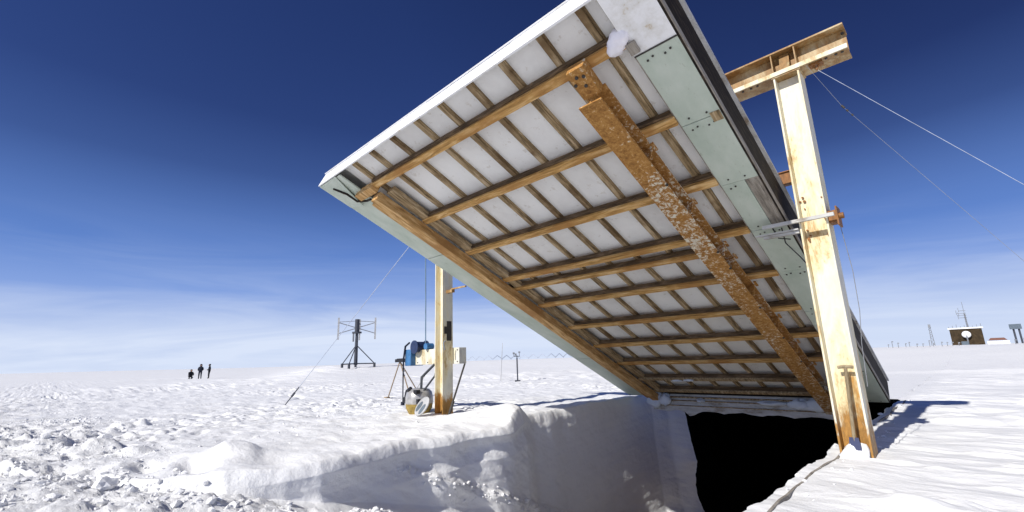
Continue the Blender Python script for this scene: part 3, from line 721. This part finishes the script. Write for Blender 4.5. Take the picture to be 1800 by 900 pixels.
    # guy wires
    p0 = AB(8.75, BB, 4.6); p1 = AB(14.64, 5.11, surf_pt(14.64, 5.11)); 
    t = thing('guy_wire', 'thin grey guy wire with a dark turnbuckle slanting to the snow left of the winch', 'guy wire', p1)
    MB().tube([p0, p1], .008, 6).build('cable', 'wire', t)
    m = MB(); q = p1.lerp(p0, .02); r_ = p1.lerp(p0, .115); m.tube([p1, q, q.lerp(r_, .35), q.lerp(r_, .4), q.lerp(r_, .6), q.lerp(r_, .65), r_], [.012, .016, .016, .03, .034, .018, .016], 8); m.build('turnbuckle', 'dark_steel', t)
    m = MB(); m.tube([AB(.77, BB-.07, 4.40), AB(-.57, BB-.0, 2.53), AB(-2.38, BB+.07, .0)], .0026, 6); tag(m.build('guy_wire', 'wire'), 'bright thin guy wire running from the nearer end of the crossbeam down to the right', 'guy wire')
    # stay from a small pulley to the right
    A = AB(.62, BB, 3.88); Bp = AB(-.44, BB, 1.82); dd = Bp-A
    t = thing('stay_line', 'faint second stay line lower than the bright guy wire, with small dark insulators', 'stay line', A)
    MB().tube([AB(.86, BB-.15, 4.47), A, Bp, A+dd*1.93], .0018, 6).build('line', 'steel_grey', t)
    cyls('insulator', 'bolt_steel', t, [(A, A+dd*.02, .012), (A+dd*.035, A+dd*.045, .010), (A+dd*.07, A+dd*.08, .009)])
    # hanging thin cord right of post
    m = MB(); m.tube([AB(.86, BB, 2.5), AB(.83, BB+.02, 1.95), AB(.84, BB+.02, 1.5), AB(.88, BB+.02, 1.15), AB(.90, BB, .7)], .004, 6); tag(m.build('hanging_cord', 'steel_grey'), 'thin grey cord hanging down along the right side of the nearer post', 'cord')
    # timber along the right trench edge
    m = MB(); n = 60
    bl = [2.2+i*(BP-.2-2.2)/n for i in range(n+1)]
    for i in range(n):
        j0 = .012*math.sin(i*1.7); j1 = .012*math.sin((i+1)*1.7)
        z0 = surf_pt(1.3, bl[i]); z1 = surf_pt(1.3, bl[i+1])
        if i == -1: m.hexa([AB(1.285+j0, bl[i], z0-.06), AB(1.32+j0, bl[i], z0-.06), AB(1.32+j1, bl[i+1], z1-.06), AB(1.285+j1, bl[i+1], z1-.06), AB(1.285+j0, bl[i], z0+.018), AB(1.32+j0, bl[i], z0+.018), AB(1.32+j1, bl[i+1], z1+.018), AB(1.285+j1, bl[i+1], z1+.018)])
    vs = []; fs = []
    for i, b_ in enumerate(bl):
        j0 = .02*math.sin(i*.55)+.006*math.sin(i*2.1); z0 = surf_pt(1.25, b_)+.012*math.sin(i*.8)
        vs += [AB(1.235+j0, b_, z0-.08), AB(1.254+j0, b_, z0-.08), AB(1.254+j0, b_, z0+.018), AB(1.235+j0, b_, z0+.018)]
    for i in range(n):
        for k in range(4): fs.append((i*4+k, i*4+(k+1) % 4, i*4+4+(k+1) % 4, i*4+4+k))
    fs += [(3, 2, 1, 0), (n*4, n*4+1, n*4+2, n*4+3)]; m.add(vs, fs)
    ep = m.build('edge_plank', 'grey_timber'); tag(ep, 'thin grey plank half buried along the right edge of the dark trench', 'plank')
    m = MB(); m.site(1.405, 1.44, 2.0, BP-.02, -3.6, -.16); m.build('added_dark_boards', 'shade_wood', ep)  # unseen boards added to cut bounce light onto the snow wall
    # tunnel
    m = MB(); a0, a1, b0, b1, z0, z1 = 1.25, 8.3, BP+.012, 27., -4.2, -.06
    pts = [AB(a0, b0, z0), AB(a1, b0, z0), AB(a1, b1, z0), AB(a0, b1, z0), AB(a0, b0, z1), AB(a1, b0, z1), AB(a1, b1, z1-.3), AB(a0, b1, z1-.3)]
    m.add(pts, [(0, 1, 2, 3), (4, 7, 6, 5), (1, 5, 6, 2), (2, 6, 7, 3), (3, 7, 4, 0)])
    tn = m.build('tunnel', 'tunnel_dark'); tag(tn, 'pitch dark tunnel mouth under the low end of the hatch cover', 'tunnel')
    m = MB(); m.site(1.45, 6.2, 9.0, BP+.01, -3.5, -3.15); m.build('floor', 'shade_wood', tn)  # unseen dark slab added in the pit to cut bounce light

ICO = None
def loose_snow():
    global ICO
    bm = __import__('bmesh').new(); __import__('bmesh').ops.create_icosphere(bm, subdivisions=1, radius=1.0)
    v0 = np.array([tuple(v.co) for v in bm.verts]); bm.faces.ensure_lookup_table(); f0 = np.array([[v.index for v in f.verts] for f in bm.faces]); bm.free()
    bm = __import__('bmesh').new(); __import__('bmesh').ops.create_icosphere(bm, subdivisions=2, radius=1.0)
    v1 = np.array([tuple(v.co) for v in bm.verts]); f1 = np.array([[v.index for v in f.verts] for f in bm.faces]); bm.free()
    r = np.random.RandomState(8); V = []; F = []; k = 0
    for (a, b, z, t) in CHUNKS:
        s_ = min(.013*math.exp(abs(r.randn())*.62), .055)
        if t in (0, 5): s_ *= .75
        if t <= 3 and b < .9 and r.rand() < .012: s_ = r.uniform(.06, .12)
        vv, ff = (v1, f1) if s_ > .06 else (v0, f0)
        q = vv*(1+r.uniform(-.28, .28, (len(vv), 1)))
        # flatten against a few random planes to get broken faces
        for _ in range(4):
            n = r.randn(3); n /= np.linalg.norm(n); d = q@n; q = q-np.outer(np.clip(d-.55, 0, 9), n)
        q = q*s_*np.array([r.uniform(.8, 1.5), r.uniform(.7, 1.2), r.uniform(.55, 1.0)])
        c, s2 = math.cos(r.rand()*6.28), math.sin(r.rand()*6.28); th = r.rand()*6.28; c, s2 = math.cos(th), math.sin(th)
        q = q@np.array([[c, s2, 0], [-s2, c, 0], [0, 0, 1]])
        V.append(q+np.array(AB(a, b, z+s_*.25))); F.append(ff+k); k += len(vv)
    V = np.concatenate(V); F = np.concatenate(F)
    me = bpy.data.meshes.new('snow_rubble'); me.from_pydata(V.tolist(), [], F.tolist()); me.update(); me.materials.append(M['snow'])
    o = bpy.data.objects.new('snow_rubble', me); COL.objects.link(o)
    tag(o, 'loose broken lumps of bright snow strewn over the trodden left foreground and trench bank', 'snow rubble', None, 'stuff')

# ------------------------------------------------------------------ far things
def pol(az, r, z=0): return Vector((math.sin(math.radians(az))*r, math.cos(math.radians(az))*r, z))
def gz(p):
    a = p.x*E1.x+p.y*E1.y; b = p.x*E2.x+p.y*E2.y; return surf_pt(a, b)
def on(p, z=0): return Vector((p.x, p.y, gz(p)+z))
def far_things():
    # vertical-axis wind turbine
    c = on(Vector((-14.6, 42.6, 0))*1.18); R = Vector((.945, .325, 0)); F = Vector((-.325, .945, 0)); k = 1.18; zb = 1.16 - c.z
    t = thing('wind_turbine', 'small three-bladed vertical wind turbine on a braced dark mast far left of the winch', 'wind turbine', c)
    c0 = Vector((c.x, c.y, max(c.z, 1.12)-.05))
    MB().tube([c0, c0+EZ*1.6*k, c0+EZ*3.1*k], [.20, .17, .14], 12).build('mast', 'dark_steel', t)
    m = MB(); m.cyl(c0+EZ*3.0*k, c0+EZ*4.15*k, .24, 14); m.cyl(c0+EZ*2.85*k, c0+EZ*3.0*k, .50, 14); m.build('generator', 'dark_steel', t)
    m = MB(); m.tube([c0-R*.35+EZ*2.1*k, c0-R*.35+EZ*3.0*k], .10); m.build('control_box', 'steel_grey', t)
    for sgn in ((-1, 0), (1, 0), (.15, 1)):
        d = (R*sgn[0]+F*sgn[1]).normalized()*1.62*k
        p = c0+d
        m = MB(); m.box(p+EZ*3.3*k, R*.09, F*.05, EZ*1.0*k); bl = m.build('blade', 'pale_rod', t)
        m = MB(); 
        for z_ in (2.85, 3.85): m.tube([c0+EZ*3.35*k, p+EZ*z_*k], .045, 6)
        m.tube([c0+EZ*4.0*k, p+EZ*3.9*k], .03, 6); m.build('arm', 'steel_grey', bl)
    for d in (-R*1.15-F*.3, R*1.65, F*1.4, -R*.55+F*-1.2):
        m = MB(); m.tube([c0+EZ*1.8*k, c0+d*k+EZ*.12], .055, 8); m.tube([c0+EZ*.15, c0+d*k+EZ*.12], .06, 8); m.cyl(c0+d*k-EZ*.35, c0+d*k+EZ*.2, .13, 10); m.build('leg', 'dark_steel', t)
    # three people
    people()
    # instrument mast with cup arms
    c = on(Vector((.08, 23.85, 0)))
    t = thing('instrument_mast', 'short black instrument mast with a crossarm of small sensors standing in open snow', 'instrument mast', c)
    MB().tube([c-EZ*.1, c+EZ*1.18], .035, 8).build('pole', 'dark_steel', t)
    MB().box(c+EZ*.03, Vector((.14, 0, 0)), Vector((0, .1, 0)), EZ*.04).build('base', 'dark_steel', t)
    m = MB(); m.tube([c+Vector((-.16, 0, 1.25)), c+Vector((.16, 0, 1.25))], .018, 6); m.tube([c+EZ*1.15, c+EZ*1.3], .02, 6); m.build('crossarm', 'dark_steel', t)
    for x_, h_ in ((-.16, .16), (-.06, .1), (.13, .2)):
        m = MB(); m.tube([c+Vector((x_, 0, 1.25)), c+Vector((x_, 0, 1.25+h_))], .015, 6); m.cyl(c+Vector((x_-.05, 0, 1.25+h_)), c+Vector((x_+.05, 0, 1.25+h_)), .045, 10); m.build('sensor', 'steel_grey', t)
    c = on(Vector((-.83, 25.1, 0))); tag(MB().tube([c-EZ*.1, c+Vector((.16, 0, 2.0))], [.020, .012], 8).build('bamboo_pole', 'pale_rod'), 'thin pale leaning pole planted in snow left of the instrument mast', 'pole')
    # zigzag line of snow heaps far behind
    t = thing('zigzag_fence', 'faint pale zigzag line of a distant fence along the horizon right of the far post', 'fence', on(Vector((-4, 120, 0))))
    m = MB(); n = 15; zz = []
    for i in range(n*2+1):
        x_ = -17+34*i/(n*2.0); zz.append(Vector((x_, 120+3*math.sin(i*.5), 2.25 if i % 2 else 1.35)))
    m.tube(zz, .08, 6)
    m.build('zigzag_rail', 'wire', t)
    for i in range(0, n*2+1, 2): MB().tube([Vector((zz[i].x, zz[i].y, -1.3)), zz[i]], .05, 6).build('stake', 'wire', t)
    # hut on the right
    az = math.degrees(math.atan2(69.7, 71.7)); r = 100.; c = on(pol(az, r)); Fw = pol(az, 1); Rt = Vector((Fw.y, -Fw.x, 0)); g0 = 1.05
    t = thing('wooden_hut', 'dark brown flat-roofed wooden hut on the right horizon with a round white dish', 'hut', c)
    B = Vector((c.x, c.y, g0))
    m = MB(); m.box(B+EZ*1.15, Rt*1.78, Fw*1.3, EZ*1.25)
    for i in range(18): m.box(B+Rt*(-1.7+i*.2)-Fw*1.31+EZ*1.15, Rt*.02, Fw*.02, EZ*1.2)
    m.build('wall', 'brown_clad', t)
    MB().box(B+EZ*2.5, Rt*1.95, Fw*1.45, EZ*.10).build('roof', 'snow', t, .03)
    for i in range(9): MB().tube([B+Rt*(-1.8+i*.45)+EZ*2.55, B+Rt*(-1.8+i*.45)+EZ*(2.85+.15*(i % 3))], .035, 6).build('roof_post', 'steel_grey', t)
    m = MB(); m.lathe(B-Fw*2.0+EZ*1.55, [(0, 0), (.3, -.05), (.48, -.12), (.52, -.2)], 20, -Fw); m.lathe(B-Fw*1.95+EZ*1.55, [(.52, -.2), (.5, -.1), (.3, 0), (0, .06)], 20, -Fw)
    d = m.build('dish', 'white_paint', t)
    MB().tube([B-Fw*1.9+EZ*1.5, B-Fw*1.9+EZ*.0], .09, 8).build('dish_mast', 'steel_grey', d)
    m = MB(); m.box(B-Fw*2.6-Rt*.35+EZ*.15, Rt*.40, Fw*.3, EZ*.38); tag(m.build('equipment_crate', 'blue_grey_box'), 'small grey equipment crate in front of the brown hut on the right', 'crate')
    # lattice antenna mast behind the hut
    b = B+Fw*1.6+Rt*.35
    t = thing('antenna_mast', 'tall thin antenna mast rising from behind the brown hut, with a row of small aerials', 'antenna mast', Vector((b.x, b.y, g0)))
    m = MB()
    for dx, dy in ((-.12, -.1), (.12, -.1), (0, .12)): m.tube([b+Rt*dx+Fw*dy-EZ*.1, b+Rt*dx*.5+Fw*dy*.5+EZ*4.8], .035, 5)
    for i in range(14): m.tube([b+Rt*(.12 if i % 2 else -.12)+EZ*(.35*i), b+Rt*(-.12 if i % 2 else .12)+EZ*(.35*(i+1))], .025, 4)
    m.tube([b+EZ*4.8, b+EZ*6.7], .03, 5); m.build('lattice', 'steel_grey', t)
    for z_, l_ in ((4.9, .9), (4.6, .7), (5.3, .6), (4.2, .8)):
        m = MB(); m.tube([b-Rt*l_+EZ*z_, b+Rt*.2+EZ*z_], .035, 5); m.tube([b-Rt*l_+EZ*(z_-.2), b-Rt*l_+EZ*(z_+.5)], .03, 5); m.build('aerial', 'steel_grey', t)
    # lone lattice mast
    az = math.degrees(math.atan2(66.8, 74.5)); b = pol(az, 100, g0-.05); 
    t = thing('lattice_mast', 'lone thin grey lattice mast standing left of the brown hut', 'lattice mast', b)
    m = MB()
    for dx in (-.2, .2): m.tube([b+Rt*dx, b+Rt*dx*.4+EZ*3.0], .04, 5)
    for i in range(9): m.tube([b+Rt*(.18 if i % 2 else -.18)+EZ*(.33*i), b+Rt*(-.16 if i % 2 else .16)+EZ*(.33*(i+1))], .03, 4)
    m.build('lattice', 'steel_grey', t)
    MB().box(b+EZ*3.2, Rt*.15, Fw*.15, EZ*.25).build('sensor_box', 'steel_grey', t)
    # box on legs
    az = math.degrees(math.atan2(73.4, 67.9)); b = pol(az, 100, g0-.5); Fq = pol(az, 1); Rq = Vector((Fq.y, -Fq.x, 0))
    t = thing('raised_cabinet', 'blue-grey cabinet raised on two dark legs at the right edge of the horizon', 'cabinet', b)
    MB().box(b+EZ*2.9, Rq*.62, Fq*.4, EZ*.36).build('box', 'blue_grey_box', t, .02)
    for s_ in (-.25, .3): MB().tube([b+Rq*s_-EZ*.2, b+Rq*s_+EZ*2.55], .11, 8).build('leg', 'dark_steel', t)
    az = math.degrees(math.atan2(71.9, 69.4)); b = pol(az, 112, g0)
    t = thing('low_shed', 'low snow-drifted shed with a rust-red roof between the brown hut and the raised cabinet', 'shed', b)
    MB().box(b+EZ*.15, Rt*1.3, Fw*1, EZ*.35).build('wall', 'white_paint', t)
    MB().hexa([b-Rt*1.1-Fw+EZ*.6, b+Rt*1.1-Fw+EZ*.6, b+Rt*1.1+Fw+EZ*.6, b-Rt*1.1+Fw+EZ*.6, b-Rt*.8-Fw*.1+EZ*1.0, b+Rt*.8-Fw*.1+EZ*1.0, b+Rt*.8+Fw*.1+EZ*1.0, b-Rt*.8+Fw*.1+EZ*1.0]).build('roof', 'red_roof', t)
    # stakes along the horizon
    for i in range(16):
        az = 38.6+i*.42+random.uniform(-.1, .1)+(3.0 if i > 12 else 0); r_ = 66+random.uniform(-3, 6); b = on(pol(az, r_)); hh = random.uniform(.35, .8)
        m = MB(); m.tube([b-EZ*.2, b+EZ*hh], .032, 6); m.box(b+EZ*(hh-.06)+Rt*.06, Rt*.06, Fw*.01, EZ*.05)
        tag(m.build('marker_stake', 'steel_grey'), 'one of the tiny dark marker stakes lined up along the right horizon', 'stake', 'marker stakes along the right horizon')
    # snow chunks
    for (a_, b_, s_, lab) in ((-.92, 4.45, .055, 'small loose lump of snow lying on the rippled snow at the lower right'),):
        o = lump('snow_lump', AB(a_, b_, surf_pt(a_, b_)+.02), s_, s_, s_*.8, None, 'snow', 5); tag(o, lab, 'snow lump')
        sh = o

def person(name, label, base, joints, edges, radii, mm, hood=None, facing=None):
    me = bpy.data.meshes.new('person'); me.from_pydata(joints, edges, []); me.update()
    o = bpy.data.objects.new('person', me); COL.objects.link(o); o.location = base
    if facing: o.rotation_euler = (0, 0, facing)
    sk = o.modifiers.new('skin', 'SKIN'); sk.use_smooth_shade = True
    for i, r in enumerate(radii): me.skin_vertices[0].data[i].radius = (r, r*.9)
    me.skin_vertices[0].data[0].use_root = True
    sb = o.modifiers.new('sub', 'SUBSURF'); sb.levels = 2; sb.render_levels = 2
    me.materials.append(M[mm]); tag(o, label, 'person'); ORG[o] = Vector((0, 0, 0))
    if hood:
        for nm, m_, c, rx, rz in hood:
            mb = MB(); mb.lathe(Vector(c), [(0, -rz), (rx*.6, -rz*.8), (rx, -rz*.2), (rx*.95, rz*.35), (rx*.6, rz*.8), (0, rz)], 14); mb.build(nm, m_, o)
    return o
STAND_E = [(0, 1), (1, 2), (2, 3), (3, 4), (2, 5), (5, 6), (6, 7), (2, 8), (8, 9), (9, 10), (0, 11), (11, 12), (12, 13), (13, 14), (0, 15), (15, 16), (16, 17), (17, 18)]
def people():
    def az_r(az, r): return on(pol(az, r))
    r = 73.
    # image azimuths of the three
    azs = [math.degrees(math.atan2(x, y)) for x, y in ((-32.88, 47.78), (-32.45, 48.08), (-31.96, 48.4))]
    R_ = [.17, .17, .19, .07, .12, .11, .075, .055, .11, .075, .055, .13, .095, .07, .08, .13, .095, .07, .08]
    def stand(lean=0.0, arm=0.0):
        return [(0, 0, .95), (lean*.3, 0, 1.18), (lean*.8, 0, 1.42), (lean, 0, 1.55), (lean*1.2, 0, 1.68), (-.20, 0, 1.43), (-.27, .02, 1.15), (-.22, -.12-arm, .98+arm*.6), (.20+lean*.5, 0, 1.43), (.28+lean*.4, .02, 1.16), (.22, -.16-arm, .98+arm*.8), (-.11, 0, .9), (-.12, -.03, .5), (-.12, .0, .08), (-.13, -.14, .05), (.11, 0, .9), (.12, -.03, .5), (.13, 0, .08), (.15, -.14, .05)]
    base = az_r(azs[2]+.18, r)
    person('p', 'rightmost of the three distant people, standing slim in black with head bowed', base, stand(-.05, .12), STAND_E, R_, 'cloth_black', [('face', 'skin', (-.07, -.09, 1.68), .075, .10), ('cap', 'cloth_black', (-.06, .0, 1.75), .125, .10)], math.radians(-60))
    base = az_r(azs[1], r)
    rr = list(R_); rr[1] = .27; rr[2] = .22; rr[0] = .24
    person('p', 'middle of the three distant people, standing in a bulky hooded dark parka', base, stand(.02, .06), STAND_E, rr, 'cloth_navy', [('hood', 'cloth_navy', (.02, .0, 1.70), .15, .17), ('face', 'skin', (.02, -.12, 1.66), .07, .09)], math.radians(30))
    base = az_r(azs[0]-.28, r)
    J = [(0, .12, .36), (0, .02, .62), (0, -.10, .82), (0, -.16, .93), (0, -.20, 1.04), (-.20, -.10, .80), (-.26, -.30, .62), (-.14, -.42, .42), (.20, -.10, .80), (.26, -.30, .60), (.14, -.42, .42), (-.12, .08, .33), (-.17, -.34, .46), (-.15, -.12, .08), (-.16, -.28, .05), (.12, .08, .33), (.17, -.30, .12), (.15, .14, .07), (.15, .26, .05)]
    rr = list(R_); rr[0] = .24; rr[1] = .25; rr[2] = .23
    person('p', 'leftmost of the three distant people, crouching low over the snow in black', base, J, STAND_E, rr, 'cloth_black', [('cap', 'cloth_black', (0, -.19, 1.10), .13, .12), ('face', 'skin', (0, -.29, 1.03), .075, .10)], math.radians(50))

# ------------------------------------------------------------------ light, sky, camera
def light():
    SE = math.radians(37.0)
    horiz = (E2*math.cos(math.radians(1.3))-E1*math.sin(math.radians(1.3))).normalized()      # where the light travels
    d = (horiz*math.cos(SE)-EZ*math.sin(SE)).normalized()
    l = bpy.data.lights.new('sun', 'SUN'); l.energy = 3.6; l.angle = math.radians(.53); l.color = (1.0, .965, .90)
    o = bpy.data.objects.new('sun', l); COL.objects.link(o); o.rotation_euler = d.to_track_quat('-Z', 'Y').to_euler(); o.location = AB(-4, -10, 12)
    w = bpy.data.worlds.new('World'); S.world = w; w.use_nodes = True; nt = w.node_tree; bg = nt.nodes['Background']
    sky = N_(nt, 'ShaderNodeTexSky'); sky.sky_type = 'NISHITA'; sky.sun_disc = False; sky.sun_elevation = SE
    to = -d; sky.sun_rotation = math.atan2(to.x, to.y); sky.altitude = 2800; sky.air_density = 1.0; sky.dust_density = .35; sky.ozone_density = 2.2
    # thin cirrus low over the horizon
    tc = N_(nt, 'ShaderNodeTexCoord'); sx = N_(nt, 'ShaderNodeSeparateXYZ'); nt.links.new(tc.outputs['Generated'], sx.inputs[0])
    mp = N_(nt, 'ShaderNodeMapping'); mp.inputs['Scale'].default_value = (1.0, 1.0, 9.0); mp.inputs['Rotation'].default_value = (0, math.radians(4), 0); nt.links.new(tc.outputs['Generated'], mp.inputs[0])
    n1 = noise(nt, 1.7, 7, .58, mp.outputs[0], .9)
    r1 = ramp(nt, n1.outputs[0], [(.42, (0, 0, 0)), (.72, (1, 1, 1))])
    band = ramp(nt, sx.outputs[2], [(0.0, (.35, .35, .35)), (.08, (.40, .40, .40)), (.14, (.22, .22, .22)), (.24, (.03, .03, .03)), (.30, (0, 0, 0))])
    mu = N_(nt, 'ShaderNodeMath', operation='MULTIPLY'); nt.links.new(r1.outputs[0], mu.inputs[0]); nt.links.new(band.outputs[0], mu.inputs[1])
    haze = ramp(nt, sx.outputs[2], [(0.0, (.88, .88, .88)), (.055, (.74, .74, .74)), (.10, (.42, .42, .42)), (.14, (.16, .16, .16)), (.21, (0, 0, 0))])
    ad = N_(nt, 'ShaderNodeMath', operation='ADD'); ad.use_clamp = True; nt.links.new(mu.outputs[0], ad.inputs[0]); nt.links.new(haze.outputs[0], ad.inputs[1])
    hs_ = N_(nt, 'ShaderNodeHueSaturation'); hs_.inputs['Saturation'].default_value = 1.23; hs_.inputs['Hue'].default_value = .523; nt.links.new(sky.outputs[0], hs_.inputs['Color'])
    dd = N_(nt, 'ShaderNodeVectorMath', operation='DOT_PRODUCT'); dd.inputs[1].default_value = (.76, .30, .58); nt.links.new(tc.outputs['Generated'], dd.inputs[0])
    dk = ramp(nt, dd.outputs['Value'], [(.45, (1, 1, 1)), (1.0, (.58, .56, .60))])
    air = ramp(nt, sx.outputs[2], [(0.0, (.75, .75, .75)), (.14, (.75, .75, .75)), (.24, (.50, .50, .50)), (.36, (.10, .10, .10)), (.46, (0, 0, 0))])
    blue = mixc(nt, air.outputs[0], mixc(nt, 1.0, hs_.outputs[0], dk.outputs[0], 'MULTIPLY'), (2.1, 4.2, 10.4))
    nt.links.new(mixc(nt, ad.outputs[0], blue, (9.2, 10.3, 12.6)), bg.inputs[0])
    bg.inputs[1].default_value = .057
def camera():
    th = math.atan(182/800.); roll = .033
    F = Vector((0, math.cos(th), math.sin(th))); R = Vector((1, 0, 0)); U = R.cross(F)
    c, s_ = math.cos(roll), math.sin(roll); R2 = R*c-U*s_; U2 = U*c+R*s_
    cam = bpy.data.cameras.new('camera'); o = bpy.data.objects.new('camera', cam); COL.objects.link(o)
    m = Matrix((R2, U2, -F)).transposed().to_4x4(); m.translation = Vector((0, 0, EYE)); o.matrix_world = m
    cam.sensor_width = 36; cam.lens = 16.0; cam.clip_start = .05; cam.clip_end = 20000
    S.camera = o

materials(); build_ground(); loose_snow(); hatch(); gantry(); small_things(); far_things(); light(); camera()
S.render.engine = 'CYCLES'
S.view_settings.view_transform = 'Standard'; S.view_settings.look = 'None'; S.view_settings.gamma = 1; S.view_settings.exposure = 0.42
